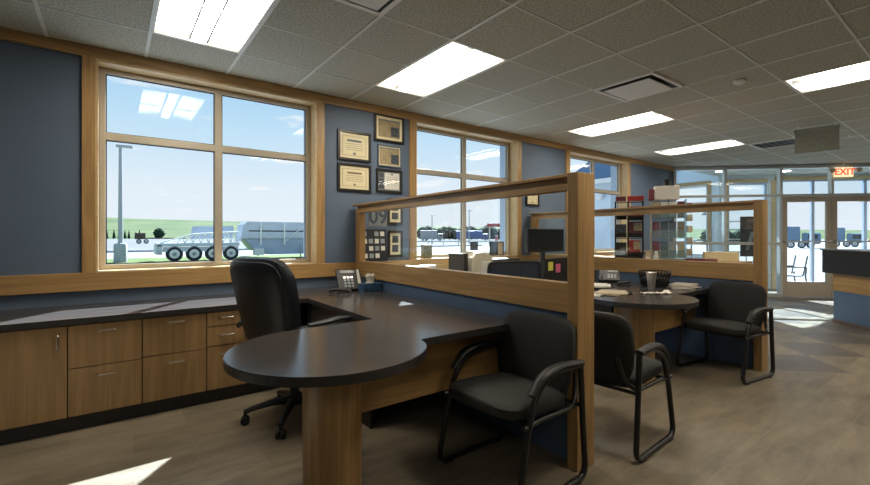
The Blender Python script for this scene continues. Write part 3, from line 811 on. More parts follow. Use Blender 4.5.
Mb2 = Matrix.Translation((0, -.295, .80)) @ Matrix.Rotation(R(13), 4, 'X') @ Matrix(((1, 0, 0, 0), (0, 0, 1, 0), (0, 1, 0, 0), (0, 0, 0, 1)))
cushion(.53, .62, .05, .012, wf=lambda v: .80+.2*math.sin(min(1., v*1.25)*PI/2), curve=.045).build('back_shell', 'leather', t, smooth=True, M4=Mb2)
for s in (-1, 1):
    mb = MB(); P = smooth_path([(s*.22, .12, .42), (s*.31, .14, .44), (s*.325, .17, .62), (s*.32, .2, .69), (s*.315, 0, .675), (s*.30, -.18, .68), (s*.25, -.26, .66)], .06, 5)
    mb.tube(P, .018, 10, sx=1.3, sy=.9); arm = mb.build('armrest', 'plastic', t, smooth=True)
    mb = MB(); mb.tube([(s*.318, .215, .695), (s*.316, .12, .708), (s*.312, -.02, .70), (s*.30, -.14, .70)], [.022, .03, .03, .02], 12, sx=1, sy=.5); mb.build('arm_pad', 'leather', arm, smooth=True)

t = thing('task_chair', 'mesh-backed task chair seen through the near partition glass', 'office chair', (3.17, 3.06, 0), R(-27))
chair_base(t)
cushion(.50, .48, .08, .02).build('seat', 'fabric', t, smooth=True, M4=Matrix.Translation((0, .03, .47)))
mb = MB()
P = smooth_path([(-.2, -.25, .55), (-.26, -.27, .8), (-.25, -.31, 1.02), (.25, -.31, 1.02), (.26, -.27, .8), (.2, -.25, .55), (-.2, -.25, .55)], .05, 5)
mb.tube(P, .016, 10); mb.build('back_frame', 'plastic', t, smooth=True)
M['mesh'] = simple('blue_black_mesh', (.03, .04, .06), .6, noise_amt=.3, noise_scale=200)
mb = MB()
for k in range(8):
    a0, a1 = -.245+k*.061, -.245+(k+1)*.061
    f = lambda x: -.285+.03*(1-(x/.25)**2)*-1
    mb.quad((a0, f(a0)+.03, .56), (a1, f(a1)+.03, .56), (a1, f(a1)-.02, 1.01), (a0, f(a0)-.02, 1.01))
mb.build('mesh_back', 'mesh', t, smooth=True)
mb = MB(); mb.tube([(0, -.1, .4), (0, -.26, .42), (0, -.29, .6)], .022, 8); mb.build('back_support', 'plastic', t)
for s in (-1, 1):
    mb = MB(); mb.tube(smooth_path([(s*.2, 0, .41), (s*.29, 0, .43), (s*.29, 0, .64)], .04), .015, 8); mb.box(s*.29-.03, s*.29+.03, -.12, .12, .64, .665, .01); mb.build('armrest', 'plastic', t, smooth=True)

# ------------------------------------------------------------------ framed things on the wall (face -Y)
def frame_on_wall(label, x0, x1, z0, z1, border=.028, matw=.03, kind='cert', y=WY-.001, fmat='frameblack', name='framed_certificate', cat='picture frame', group='framed documents on the blue wall'):
    t = thing(name, label, cat, ((x0+x1)/2, y, z0), group=group)
    W = (x1-x0); Hh = z1-z0; a = W/2
    mb = MB()
    for p in ((-a, a, 0, border), (-a, a, Hh-border, Hh), (-a, -a+border, border, Hh-border), (a-border, a, border, Hh-border)): mb.box(p[0], p[1], -.022, 0, p[2], p[3], .003)
    mb.build('frame', fmat, t)
    b = a-border; z_a, z_b = border, Hh-border
    mb = MB(); mb.box(-b, b, -.008, -.004, z_a, z_b); mb.build('mat_board', 'mat' if kind != 'letter' else 'greyprint', t)
    c = b-matw; z_a += matw; z_b -= matw
    if kind == 'cert':
        mb = MB()
        for p in ((-c, c, z_a, z_a+.003), (-c, c, z_b-.003, z_b), (-c, -c+.003, z_a, z_b), (c-.003, c, z_a, z_b)): mb.box(p[0], p[1], -.0095, -.008, p[2], p[3])
        h = z_b-z_a
        mb.box(-c*.6, c*.6, -.0095, -.008, z_b-h*.28, z_b-h*.18)
        for q in range(4): mb.box(-c*(.75-.1*(q % 2)), c*(.75-.1*(q % 2)), -.0095, -.008, z_b-h*(.40+.1*q), z_b-h*(.385+.1*q))
        mb.box(-.014, .014, -.0095, -.008, z_a+h*.06, z_a+h*.16)
        mb.build('print', 'inkblue' if 'upper' in label else 'ink', t)
    elif kind == 'article':
        mb = MB(); mb.box(-c, c, -.0095, -.008, z_a, z_b); pr = mb.build('print', 'print', t)
        mb = MB(); mb.box(c*.15, c*.92, -.011, -.0095, z_a+(z_b-z_a)*.08, z_a+(z_b-z_a)*.62); mb.build('photo', 'darkprint', pr)
        mb = MB(); mb.box(-c, c, -.0108, -.0095, z_b-.02, z_b-.004); mb.build('heading', 'greyprint', pr)
    elif kind == 'letter':
        mb = MB(); mb.box(-c*.45, c, -.0095, -.008, z_a, z_b); pr = mb.build('print', 'paper', t)
        mb = MB()
        for q in range(5): mb.box(-c*.25, c*.8, -.0105, -.0095, z_b-.05-q*.022, z_b-.047-q*.022)
        mb.box(c*.15, c*.4, -.0105, -.0095, z_b-.025, z_b-.01)
        mb.build('text_lines', 'ink', pr)
        for q in range(3):
            mb = MB(); hh = (z_b-z_a)/3; mb.box(-c*.98, -c*.55, -.0105, -.008, z_a+hh*q+.006, z_a+hh*(q+1)-.006); mb.build('photo', 'darkprint', t)
    elif kind == 'photos':
        for q in range(2):
            hh = (z_b-z_a)/2
            mb = MB(); mb.box(-c*.8, c*.8, -.0095, -.008, z_a+hh*q+.012, z_a+hh*(q+1)-.012); mb.build('photo', 'darkprint', t)
    mb = MB(); mb.quad((-b, -.014, border), (b, -.014, border), (b, -.014, Hh-border), (-b, -.014, Hh-border)); mb.build('glazing', 'glass', t)
    return t
frame_on_wall('cream certificate in black frame, upper of the left pair', 1.914, 2.313, 2.085, 2.413)
frame_on_wall('cream certificate in black frame, lower of the left pair', 1.914, 2.316, 1.75, 2.056)
frame_on_wall('framed newspaper article, topmost and largest of the right column', 2.354, 2.756, 2.345, 2.665, kind='article')
frame_on_wall('framed newspaper article in thin grey frame, middle of the right column', 2.40, 2.718, 2.062, 2.315, border=.016, matw=.012, kind='article', fmat='inkblue')
frame_on_wall('framed letter with a strip of photos, lowest of the right column', 2.38, 2.728, 1.763, 2.036, kind='letter', matw=.012)
frame_on_wall('tall double-photo frame with cream mat, upper one seen through the partition glass', 2.53, 2.735, 1.40, 1.70, kind='photos', matw=.02)
frame_on_wall('tall double-photo frame with cream mat, lower one seen through the partition glass', 2.535, 2.735, 1.02, 1.33, kind='photos', matw=.02)
frame_on_wall('small framed note on the wall above the computer monitor', 4.90, 5.20, 1.72, 1.96, kind='cert', matw=.02)
# grey poster with large numerals
t = thing('poster', 'grey poster with large outlined numerals 09 by the partition end', 'poster', (2.41, WY-.001, 1.375))
mb = MB(); mb.box(-.12, .12, -.006, 0, 0, .27); mb.build('sheet', 'greyprint', t)
text_mesh('numerals', '09', .24, 'darkprint', t, Matrix.Translation((0, -.0075, .11)) @ Matrix.Rotation(R(90), 4, 'X'))
# black photo chart leaning at the wall
t = thing('photo_board', 'black board with rows of small photos behind the partition glass', 'notice board', (2.325, 4.235, .99))
t.rotation_euler = (R(-6), 0, 0)
mb = MB(); mb.box(-.16, .17, -.012, 0, 0, .355, .004); mb.build('board', 'frameblack', t)
for i in range(4):
    for j in range(4):
        if (i+j*3) % 7 == 3: continue
        mb = MB(); mb.box(-.135+i*.075, -.135+i*.075+.05, -.0145, -.012, .03+j*.082, .03+j*.082+.05); mb.build('photo', 'grey' if (i+j) % 2 else 'paper', t)

# ------------------------------------------------------------------ things on the first desk
t = thing('desk_phone', 'black desk phone with silver keypad in the corner of the foreground desk', 'telephone', (1.83, 3.84, .7365), R(-12)); t.scale = (1.1, 1.1, 1.1)
Mt = Matrix.Translation((0, .02, .092)) @ Matrix.Rotation(R(52), 4, 'X')
mb = MB(); mb.box(-.10, .12, -.105, .105, -.012, .012, .006, M4=Mt); mb.build('body', 'plastic', t)
mb = MB(); mb.box(-.07, .06, .06, .092, .012, .016, .002, M4=Mt); mb.build('display', 'screen', t)
mb = MB(); mb.box(.08, .105, -.09, .095, .012, .017, .002, M4=Mt); mb.build('label_strip', 'paper', t)
for i in range(3):
    for j in range(4):
        mb = MB(); mb.box(-.045+i*.032, -.045+i*.032+.022, -.085+j*.03, -.085+j*.03+.02, .012, .018, .002, M4=Mt); mb.build('key', 'grey' if j != 3 else 'steel', t)
mb = MB(); mb.prism([(-.02, -.04), (.09, -.04), (.09, 0), (.06, .13), (.0, .1)], -.06, .06, M4=Matrix.Translation((0, -.03, .0)) @ Matrix(((0, 0, 1, 0), (-1, 0, 0, 0.05), (0, 1, 0, .04), (0, 0, 0, 1)))); 
mb.bm.clear(); mb.box(-.09, .11, .0, .09, 0, .012, .004); mb.box(-.06, .08, .06, .075, 0, .11, .004); mb.build('stand', 'plastic', t)
o = MB(); P = smooth_path([(0, 0, .012), (.02, -.0, .03), (.1, 0, .034), (.18, 0, .03), (.20, 0, .012)], .03)
o.tube(P, [.02]+[.019]*(len(P)-2)+[.02], 10, sx=1.1, sy=.8); o = o.build('phone_handset', 'plastic', smooth=True)
o.location = (1.60, 3.76, .7385); o.rotation_euler = (0, 0, R(-42)); tag(o, 'black phone handset lying in front of the foreground desk phone', 'telephone handset')
t = thing('tissue_box', 'blue tissue box with white tissue beside the foreground desk phone', 'tissue box', (1.99, 3.70, .7355), R(4))
mb = MB(); mb.box(-.1, .1, -.055, .055, 0, .075, .003); mb.build('box', 'bluebox', t)
mb = MB(); bm = mb.bm
prof = [(.045, .076), (.03, .095), (.04, .12), (.05, .145), (.03, .165)]
rings = []
for q, (rr, z) in enumerate(prof):
    rings.append([bm.verts.new((math.cos(2*PI*k/16)*rr*(1+.35*math.sin(k*2.1+q)), math.sin(2*PI*k/16)*rr*.45*(1+.4*math.cos(k*1.7+q*1.3)), z+.008*math.sin(k*1.9))) for k in range(16)])
for q in range(len(rings)-1):
    for k in range(16): bm.faces.new((rings[q][k], rings[q][(k+1) % 16], rings[q+1][(k+1) % 16], rings[q+1][k]))
mb.build('tissue', 'paper', t, smooth=True)

# ------------------------------------------------------------------ things at the second station
def flat_papers(name, label, x, y, z, n, w_, d_, rz, mat='paper', cat='papers', dz=.003, spread=.03, grp=None):
    t = thing(name, label, cat, (x, y, z), rz, group=grp)
    for k in range(n):
        mb = MB(); mb.box(-w_/2, w_/2, -d_/2, d_/2, k*dz, k*dz+dz*.8, M4=Matrix.Translation((random.uniform(-spread, spread), random.uniform(-spread, spread), 0)) @ Matrix.Rotation(random.uniform(-.3, .3), 4, 'Z')); mb.build('sheet', mat, t)
    return t
def Z(h=.735): return h
flat_papers('document_stack', 'loose heap of cream documents on the near side of the second desk', 3.66, 2.17, .735, 7, .28, .22, R(15), mat='tan')
flat_papers('document_stack', 'white papers behind the cream documents on the second desk', 4.1, 2.62, .735, 6, .28, .22, R(40))
flat_papers('document_stack', 'pages at the left of the second desk, half behind the near post', 3.35, 2.3, .735, 4, .22, .28, R(-20))
flat_papers('document_stack', 'stack of magazines against the far partition beside the black basket', 4.66, 1.98, .735, 6, .28, .2, R(10), dz=.007, spread=.012)
t = thing('napkin', 'crumpled white paper napkin in front of the tumbler', 'napkin', (3.97, 1.93, .735), R(-35))
mb = MB(); bm = mb.bm; g = []
for i in range(9):
    g.append([bm.verts.new((-.13+i*.033, -.035+j*.014, .004+.012*abs(math.sin(i*1.3+j*.9))+ (.02 if i > 6 else 0)*(j/5))) for j in range(6)])
for i in range(8):
    for j in range(5): bm.faces.new((g[i][j], g[i+1][j], g[i+1][j+1], g[i][j+1]))
mb.build('folds', 'paper', t)
mb = MB(); P = smooth_path([(-.02, 0, 0.012), (0, .0, .03), (.02, 0, .012)], .01); mb.tube(P, .004, 6); mb.box(-.018, .018, -.012, .012, 0, .016, .002)
o = mb.build('binder_clip', 'blackmetal'); o.location = (3.62, 1.98, .757); tag(o, 'black binder clip on the cream documents of the second desk', 'clip')
t = thing('tumbler', 'tall brushed steel tumbler beside the black basket on the second desk', 'tumbler', (4.27, 2.12, .735))
mb = MB(); mb.lathe([(.031, 0), (.034, .005), (.036, .07), (.0375, .075)], 28); mb.build('lower_body', 'steel', t, smooth=True)
mb = MB(); mb.lathe([(.0375, .0755), (.046, .155), (.047, .17), (.042, .172), (.038, .16)], 28); mb.build('upper_body', 'steel', t, smooth=True)
mb = MB(); mb.lathe([(.041, .161), (.041, .166), (.02, .167)], 24); mb.build('lid', 'grey', t, smooth=True)
t = thing('wire_basket', 'round black patterned basket against the far partition on the second desk', 'basket', (4.56, 2.23, .7375))
mb = MB()
for z, r_ in ((.004, .125), (.075, .14), (.155, .155)): mb.tube([(r_*math.cos(2*PI*k/32), r_*math.sin(2*PI*k/32), z) for k in range(33)], .006, 6, cap=False)
mb.build('rings', 'blackmetal', t, smooth=True)
mb = MB()
for k in range(28):
    a = 2*PI*k/28
    for s in (-1, 1): mb.tube([(.125*math.cos(a), .125*math.sin(a), .004), (.14*math.cos(a+s*.11), .14*math.sin(a+s*.11), .075), (.155*math.cos(a), .155*math.sin(a), .155)], .0035, 5)
mb.build('lattice', 'blackmetal', t)
mb = MB(); mb.lathe([(.115, .003), (.128, .09)], 24); mb.build('liner', 'plastic', t)
t = thing('steel_cup', 'small steel cup standing behind the phone on the second desk', 'cup', (4.62, 2.98, .735))
mb = MB(); mb.lathe([(.026, 0), (.028, .003), (.036, .12), (.033, .121), (.028, .1)], 24); mb.build('body', 'steel', t, smooth=True)
t = thing('desk_phone', 'black desk phone with pale display at the rear of the second desk', 'telephone', (4.52, 2.72, .735), R(-60))
Mt = Matrix.Translation((0, .0, .072)) @ Matrix.Rotation(R(30), 4, 'X')
mb = MB(); mb.box(-.11, .11, -.1, .1, -.02, .02, .008, M4=Mt); mb.build('body', 'plastic', t)
mb = MB(); mb.box(-.02, .09, .04, .085, .02, .028, .003, M4=Mt); mb.build('display', 'grey', t)
mb = MB(); mb.tube([(-.075, -.09, .02), (-.075, -.06, .055), (-.075, .05, .105), (-.075, .09, .1)], [.02, .016, .016, .02], 10); mb.build('handset', 'plastic', t, smooth=True)
for i in range(3):
    mb = MB(); mb.box(-.02+i*.035, .005+i*.035, -.07, .02, .02, .026, .002, M4=Mt); mb.build('keypad', 'grey', t)
t = thing('stapler', 'black stapler between the papers and the phone on the second desk', 'stapler', (4.36, 2.46, .735), R(-30))
mb = MB(); mb.box(-.07, .07, -.018, .018, 0, .012, .004); mb.build('base', 'plastic', t)
mb = MB(); mb.box(-.07, .07, -.016, .016, .02, .045, .008, M4=Matrix.Rotation(R(-5), 4, 'Y')); mb.build('arm', 'plastic', t)
# monitor and dark stand/box with notes
t = thing('computer_monitor', 'black flat computer monitor beside the far end of the near post', 'computer monitor', (4.37, 3.50, .7352), R(2))
mb = MB(); mb.box(-.37, .37, -.015, .03, .33, .625, .006); mb.build('bezel', 'plastic', t)
mb = MB(); mb.box(-.355, .355, -.018, -.0155, .345, .61); mb.build('screen', 'screen', t)
mb = MB(); mb.box(-.03, .03, .03, .06, .02, .5, .005); mb.box(-.12, .12, -.05, .12, 0, .02, .006); mb.build('stand', 'plastic', t)
t = thing('document_tray', 'black desk tray with a yellow and a pink sticky note below the monitor', 'desk organizer', (4.22, 3.30, .7352), R(6))
mb = MB(); mb.box(-.30, .30, -.1, -.09, 0, .27, .003); mb.box(-.30, -.29, -.09, .1, 0, .24); mb.box(.29, .30, -.09, .1, 0, .24); mb.box(-.29, .29, -.09, .1, 0, .01); mb.box(-.29, .29, -.09, .1, .12, .13); mb.build('tray_body', 'plastic', t)
mb = MB(); mb.box(-.22, -.12, -.103, -.1005, .13, .23); mb.build('sticky_note', 'yellow', t, label='yellow sticky note')
mb = MB(); mb.box(-.06, .04, -.103, -.1005, .10, .20); mb.build('sticky_note', 'pink', t, label='pink sticky note')
for k in range(5):
    mb = MB(); mb.box(-.27+.02*k, .15+.01*k, -.07, .09, .131+k*.004, .1335+k*.004); mb.build('sheet', 'paper', t)
flat_papers('document_stack', 'white papers under the monitor, left of the near post', 3.95, 3.1 + .52, .735, 5, .28, .22, R(5))
# dark flat cabinet/printer left
t = thing('small_printer', 'low black printer on the counter behind the mesh chair', 'printer', (4.08, 4.03, .7352))
mb = MB(); mb.box(-.23, .23, -.16, .16, 0, .24, .015); mb.build('body', 'plastic', t)
mb = MB(); mb.box(-.17, .17, -.24, -.16, .05, .06, .003); mb.build('paper_tray', 'plastic', t)
# cream adding machine / printer
t = thing('label_printer', 'cream office machine with rounded cover under the second window', 'printer', (3.43, 3.78, .7352), R(0))
prof = [(-.17, 0), (.17, 0), (.17, .24), (.14, .30), (.02, .34), (-.10, .335), (-.16, .28)]
mb = MB(); mb.prism(prof, -.14, .14, .012, M4=Matrix(((1, 0, 0, 0), (0, 0, -1, 0), (0, 1, 0, 0), (0, 0, 0, 1)))); mb.build('body', 'cream', t)
mb = MB(); mb.box(-.04, .12, -.158, -.141, .04, .24, .012); mb.build('front_door', 'paper', t)
mb = MB(); mb.box(-.1, .1, -.06, .06, .33, .355, .01); mb.build('cover', 'cream', t)
mb = MB(); mb.box(-.03, .03, -.14, .14, 0, .33, .004); o = mb.build('ring_binder', 'plastic'); o.location = (3.18, 3.80, .7352); tag(o, 'upright black binder left of the cream office machine', 'binder')
t = thing('paper_box', 'low white card box under the second window, by the partition', 'box', (2.78, 3.84, .7352))
t.location = (2.62, 3.86, .7352)
mb = MB(); mb.box(-.12, .12, -.1, .1, 0, .16, .003); mb.build('box', 'white', t)
mb = MB(); mb.box(-.123, .123, -.103, .103, .161, .2, .003); mb.build('lid', 'paper', t)
# items on the window sill
def stand_frame(label, x, z0, w_, h_, y=4.335, mat='frameblack', kind=1):
    t = thing('framed_photo', label, 'photo frame', (x, y, z0), group='small frames on the window sill')
    mb = MB()
    for p in ((-w_/2, w_/2, 0, .014), (-w_/2, w_/2, h_-.014, h_), (-w_/2, -w_/2+.014, .014, h_-.014), (w_/2-.014, w_/2, .014, h_-.014)): mb.box(p[0], p[1], -.008, .008, p[2], p[3], .002)
    mb.build('frame', mat, t)
    mb = MB(); mb.box(-w_/2+.014, w_/2-.014, -.002, .002, .014, h_-.014); mb.build('photo', 'darkprint' if kind else 'tan', t)
    mb = MB(); mb.tube([(0, .01, h_*.7), (0, .07, 0.003)], .004, 6); mb.build('easel', mat, t)
    return t
stand_frame('dark brown photo frame on the second sill, left one of the touching pair', 4.27, .991, .13, .20)
stand_frame('gold-toned photo frame on the second sill, right one of the touching pair', 4.41, .991, .13, .20, kind=0)
stand_frame('dark square photo frame alone on the second sill by the mullion', 3.91, .991, .13, .20)
t = thing('tin_box', 'dark green and gold tin standing at the left of the second sill', 'tin', (3.12, 4.34, .991))
mb = MB(); mb.box(-.06, .06, -.04, .04, 0, .15, .006); mb.build('body', simple('tin_green', (.11, .1, .05), .4, noise_amt=.6, noise_scale=40), t)
mb = MB(); mb.box(-.062, .062, -.042, .042, .151, .165, .004); mb.build('lid', 'frameblack', t)
t = thing('camera_box', 'small white gadget box below the green tin', 'box', (2.88, 3.99, .7352))
mb = MB(); mb.box(-.09, .09, -.06, .06, 0, .2, .01); mb.build('body', 'white', t)
mb = MB(); mb.box(-.07, .07, -.062, -.0605, .12, .17); mb.build('label_band', 'darkprint', t)

# ------------------------------------------------------------------ display counter and literature racks behind the far partition
t = thing('display_cabinet', 'oak-topped display cabinet behind the far partition carrying the racks', 'cabinet', (5.33, 2.75, 0))
mb = MB(); mb.box(-.26, .26, -1.05, 1.45, 0, .95); mb.build('body', 'panelblue', t)
mb = MB(); mb.box(-.29, .29, -1.07, 1.47, .951, .99, .004); mb.build('top', 'oakY', t)
ZD = .99
t = thing('book_spinner', 'black wire rack of red and cream booklets, left of the two tall racks', 'literature rack', (5.27, 2.90, ZD), R(-62), group=None); t.scale = (1, 1, .82)
mb = MB()
for x in (-.16, -.01, .16): mb.tube([(x, 0, 0), (x, 0, .88)], .011, 8)
for z in (.02, .3, .6, .86): mb.tube([(-.16, 0, z), (.16, 0, z)], .007, 6)
mb.box(-.17, .17, -.13, .11, 0, .014, .003); mb.build('rack_frame', 'blackmetal', t)
for k, (x0, x1, z0, h_, mt, lab) in enumerate([(-.15, -.03, .02, .22, 'frameblack', 0), (.0, .13, .03, .24, 'red', 0), (-.15, -.03, .32, .2, 'darkprint', 0), (.0, .15, .32, .24, 'maroon', 0), (-.14, -.03, .60, .17, 'tan', 0), (.0, .15, .58, .21, 'red', 0)]):
    mb = MB(); mb.box(x0, x1, -.075, -.02, z0, z0+h_, .003); b_ = mb.build('booklet', mt, t)
    if mt in ('red', 'maroon'):
        mb = MB(); mb.box(x0+.055, x1, -.079, -.0755, z0+h_*.42, z0+h_*.92); mb.build('cover_label', 'tan', b_)
    mb = MB(); mb.box(x0-.005, x1+.005, -.09, -.084, z0-.005, z0+.06); mb.tube([(x0, -.087, z0), (x0, 0, z0)], .004, 5); mb.tube([(x1, -.087, z0), (x1, 0, z0)], .004, 5); mb.build('pocket', 'blackmetal', t)
for dx, wd, mt, lab in ((-.095, .12, 'maroon', 'maroon card box on top of the black rack, left of the red one'), (.075, .19, 'red', 'bright red flat box on top of the black rack')):
    mb = MB(); mb.box(-wd/2, wd/2, -.08, .08, 0, .055, .004); o = mb.build('flat_box', mt)
    o.location = Vector((5.27, 2.90, ZD+.882*.82)) + Matrix.Rotation(R(-62), 3, 'Z') @ Vector((dx, -.01, 0)); o.rotation_euler = (0, 0, R(-62)); tag(o, lab, 'box')
t = thing('brochure_spinner', 'clear acrylic rack full of brochures, right of the two tall racks', 'literature rack', (5.27, 2.42, ZD), R(-60)); t.scale = (.92, 1, .86)
mb = MB(); mb.box(-.20, .20, -.1, .1, 0, .015, .004); mb.box(-.2, -.194, -.09, .09, .015, .82); mb.box(.194, .2, -.09, .09, .015, .82)
mb.box(-.003, .003, -.09, .09, .015, .82); mb.build('rack_frame', 'acrylic', t)
for i in range(4):
    for j in range(3):
        x = -.18+i*.093; z = .03+j*.27
        mt = [['maroon', 'maroon', 'tan'], ['white', 'inkblue', 'darkprint'], ['inkblue', 'white', 'grey'], ['tan', 'print', 'maroon']][i][(j+i) % 3]
        mb = MB(); mb.box(x, x+.082, -.06-.0, -.052, z, z+.22, M4=None); mb.build('brochure', mt, t)
        mb = MB(); mb.box(x-.004, x+.086, -.085, -.081, z-.01, z+.10); mb.box(x-.004, x+.086, -.081, -.045, z-.01, z-.006); mb.build('pocket', 'acrylic', t)
for j in range(5):
    mb = MB(); mb.box(.205, .27, -.05, .03, .06+j*.155, .15+j*.155, .008); mb.build('side_pocket', ['tan', 'print', 'mat', 'cream', 'maroon'][j], t)
t = thing('card_carton', 'white carton with a maroon side on top of the acrylic rack', 'box', Vector((5.27, 2.44, ZD+.822*.86)), R(-60))
mb = MB(); mb.box(-.13, .13, -.09, .09, 0, .16, .004); mb.build('carton', 'white', t)
mb = MB(); mb.box(-.19, -.131, -.09, .09, 0, .125, .003); mb.build('maroon_side', 'maroon', t)
t = thing('black_cup', 'small black cup perched on the white carton', 'cup', Vector((5.24, 2.42, ZD+.822*.86+.1605)))
mb = MB(); mb.lathe([(.028, 0), (.04, .07), (.042, .075), (.036, .074), (.026, .01)], 20); mb.build('body', 'plastic', t, smooth=True)
mb = MB(); mb.box(-.14, .14, -.07, .07, 0, .03, .004); o = mb.build('flat_tray', 'maroon'); o.location = (5.12, 2.0, ZD+.0002); o.rotation_euler = (0, 0, R(-60)); tag(o, 'low maroon tray at the foot of the acrylic rack', 'tray')
mb = MB(); mb.box(-.16, .16, -.07, .07, 0, .10, .004); o = mb.build('cream_carton', 'mat'); o.location = (5.36, 1.90, ZD+.0002); o.rotation_euler = (0, 0, R(-60)); tag(o, 'beige carton right of the maroon tray, behind the far partition', 'box')
t = thing('black_mug', 'small black mug in front of the black rack behind the far partition', 'mug', (5.06, 2.62, ZD+.0002))
mb = MB(); mb.lathe([(.032, 0), (.034, .002), (.036, .085), (.03, .086), (.028, .01)], 20); mb.build('body', 'plastic', t, smooth=True)
mb = MB(); mb.tube([(.033, 0, .02), (.055, 0, .03), (.055, 0, .06), (.033, 0, .07)], .005, 6); mb.build('handle', 'plastic', t)
t = thing('figurine', 'tiny white bird figurine between the two racks', 'figurine', (5.05, 2.45, ZD+.0002))
mb = MB(); mb.lathe([(.02, 0), (.024, .01), (.03, .04), (.018, .065), (.022, .085), (.008, .1)], 18); mb.tube([(.015, 0, .085), (.04, 0, .08)], [.008, .003], 8); mb.build('body', 'white', t, smooth=True)
mb = MB(); mb.lathe([(.028, -.0), (.028, .008)], 18); mb.build('base', 'yellow', t)

# ------------------------------------------------------------------ reception counter (45 degrees)
o0 = Vector((8.50, 1.54, 0))
MR = Matrix(((-.70711, .70711, 0, o0.x), (-.70711, -.70711, 0, o0.y), (0, 0, 1, 0), (0, 0, 0, 1)))  # u toward viewer, v = behind (right)
t = thing('reception_counter', 'blue-fronted reception counter with thick black top at the right edge', 'reception counter'); t.matrix_world = MR
mb = MB(); mb.box(0, 3.2, 0, .7, .05, .47); mb.build('blue_front', 'panelblue', t)
mb = MB(); mb.box(-.006, 3.2, -.012, .7, 0, .05); mb.build('plinth', simple('dark_base_tile', (.12, .09, .07), .5), t)
mb = MB(); mb.box(-.0, 3.2, -.012, .7, .47, .72, .003); mb.build('oak_band', 'oakX', t)
mb = MB(); mb.box(-.14, 3.3, -.06, .8, .72, 1.055, .006); mb.build('black_apron', simple('black_solid_front', (.02, .018, .018), .45), t)
mb = MB(); mb.box(-.16, 3.32, -.075, .82, 1.055, 1.075, .004); mb.build('counter_slab', 'steel', t)

# ------------------------------------------------------------------ vestibule furniture
t = thing('wire_rack', 'white tubular wire rack behind the entrance glass', 'display rack'); t.matrix_world = MI @ Matrix.Translation((1.25, .55, 0))
mb = MB()
for x in (0, .62):
    for y in (0, .28): mb.tube([(x, y, 0), (x, y, 1.62)], .014, 8)
mb.build('uprights', 'white', t)
for z in (.3, .62, .92, 1.2, 1.42, 1.6):
    mb = MB(); mb.tube([(0, 0, z), (.62, 0, z)], .011, 6); mb.tube([(0, .28, z), (.62, .28, z)], .011, 6)
    for k in range(7): mb.tube([(.04+k*.09, 0, z), (.04+k*.09, .28, z)], .005, 5)
    mb.build('shelf', 'white', t)
t = thing('hanging_banner', 'tall dark photo banner hanging behind the entrance glass', 'banner'); t.matrix_world = MI @ Matrix.Translation((1.33, .02, 0))
mb = MB(); mb.box(0, .42, .0, .012, .84, 1.66, .003); mb.build('panel', 'frameblack', t)
mb = MB(); mb.box(.02, .40, -.002, -.0005, 1.42, 1.64); mb.build('picture', simple('brown_photo', (.16, .09, .07), .5, noise_amt=.9, noise_scale=9), t)
mb = MB(); mb.prism([(.10, .98), (.16, .98), (.28, 1.36), (.20, 1.36)], .0005, .003, M4=Matrix(((1, 0, 0, 0), (0, 0, -1, 0), (0, 1, 0, 0), (0, 0, 0, 1)))); mb.build('light_stripe', 'grey', t)
mb = MB(); mb.tube([(.0, .006, 1.67), (.42, .006, 1.67)], .011, 8); mb.build('hanging_rod', 'blackmetal', t)
t = thing('handrail_hoop', 'chrome tubular hoop standing by the vestibule window', 'rail'); t.matrix_world = MI @ Matrix.Translation((.55, .45, 0))
mb = MB(); mb.tube(smooth_path([(0, 0, 0), (0, 0, 1.18), (.42, .1, 1.18), (.42, .1, 0)], .16, 8), .02, 10); mb.build('hoop', 'chrome', t, smooth=True)
mb = MB(); mb.lathe([(.05, 0), (.05, .012)], 16); mb.lathe([(.05, 0), (.05, .012)], 16, at=(.42, .1, 0)); mb.build('floor_flange', 'steel', t)
# chair seen through the glass door, outside
t = thing('patio_chair', 'metal-framed chair standing outside the entrance glass', 'chair', (14.6, 3.55, -.2), R(40))
mb = MB()
for s in (-1, 1): mb.tube(smooth_path([(s*.26, .25, .0), (s*.26, .27, .42), (s*.26, -.2, .42), (s*.26, -.3, .95)], .06), .018, 8); mb.tube(smooth_path([(s*.26, -.32, 0), (s*.26, -.25, .42), (s*.26, -.28, .65), (s*.26, .25, .65), (s*.26, .26, .42)], .05), .018, 8)
mb.build('frame', 'blackmetal', t, smooth=True)
mb = MB(); mb.box(-.25, .25, -.2, .25, .41, .44, .01); mb.build('seat', 'alum', t)
mb = MB(); mb.box(-.25, .25, -.012, .012, 0, .45, .008, M4=Matrix.Translation((0, -.225, .5)) @ Matrix.Rotation(R(11), 4, 'X')); mb.build('backrest', 'alum', t)

# ------------------------------------------------------------------ outdoors
GZ = -.66
mb = MB(); mb.quad((-300, 64, GZ), (500, 64, GZ), (500, 470, GZ), (-300, 470, GZ))
struct(mb.build('ground_gravel', 'gravel'))
mb = MB(); mb.box(-80, 19, 33.0, 46.5, GZ-.06, GZ+.0); struct(mb.build('lawn_strip', 'grass'))
mb = MB(); mb.quad((-60, 4.5, GZ), (19, 4.5, GZ), (19, 33, GZ), (-60, 33, GZ)); mb.quad((19, 4.6, GZ), (500, 4.6, GZ), (500, 64, GZ), (19, 64, GZ)); mb.quad((-80, 46.5, GZ), (19, 46.5, GZ), (19, 64, GZ), (-80, 64, GZ))
mb.quad((13.5, -200, GZ), (500, -200, GZ), (500, 4.6, GZ), (13.5, 4.6, GZ))
struct(mb.build('paving', 'pave'))
mb = MB(); mb.prism([(11.95, 6.7), (13.2, 3.0), (15.2, .9), (19, 2.5), (16.5, 8)], GZ, -.2); struct(mb.build('entrance_slab', 'pave'))
mb = MB()
mb.box(-80, 60, 64, 64.4, GZ, GZ+.25); struct(mb.build('kerb', 'concrete'))
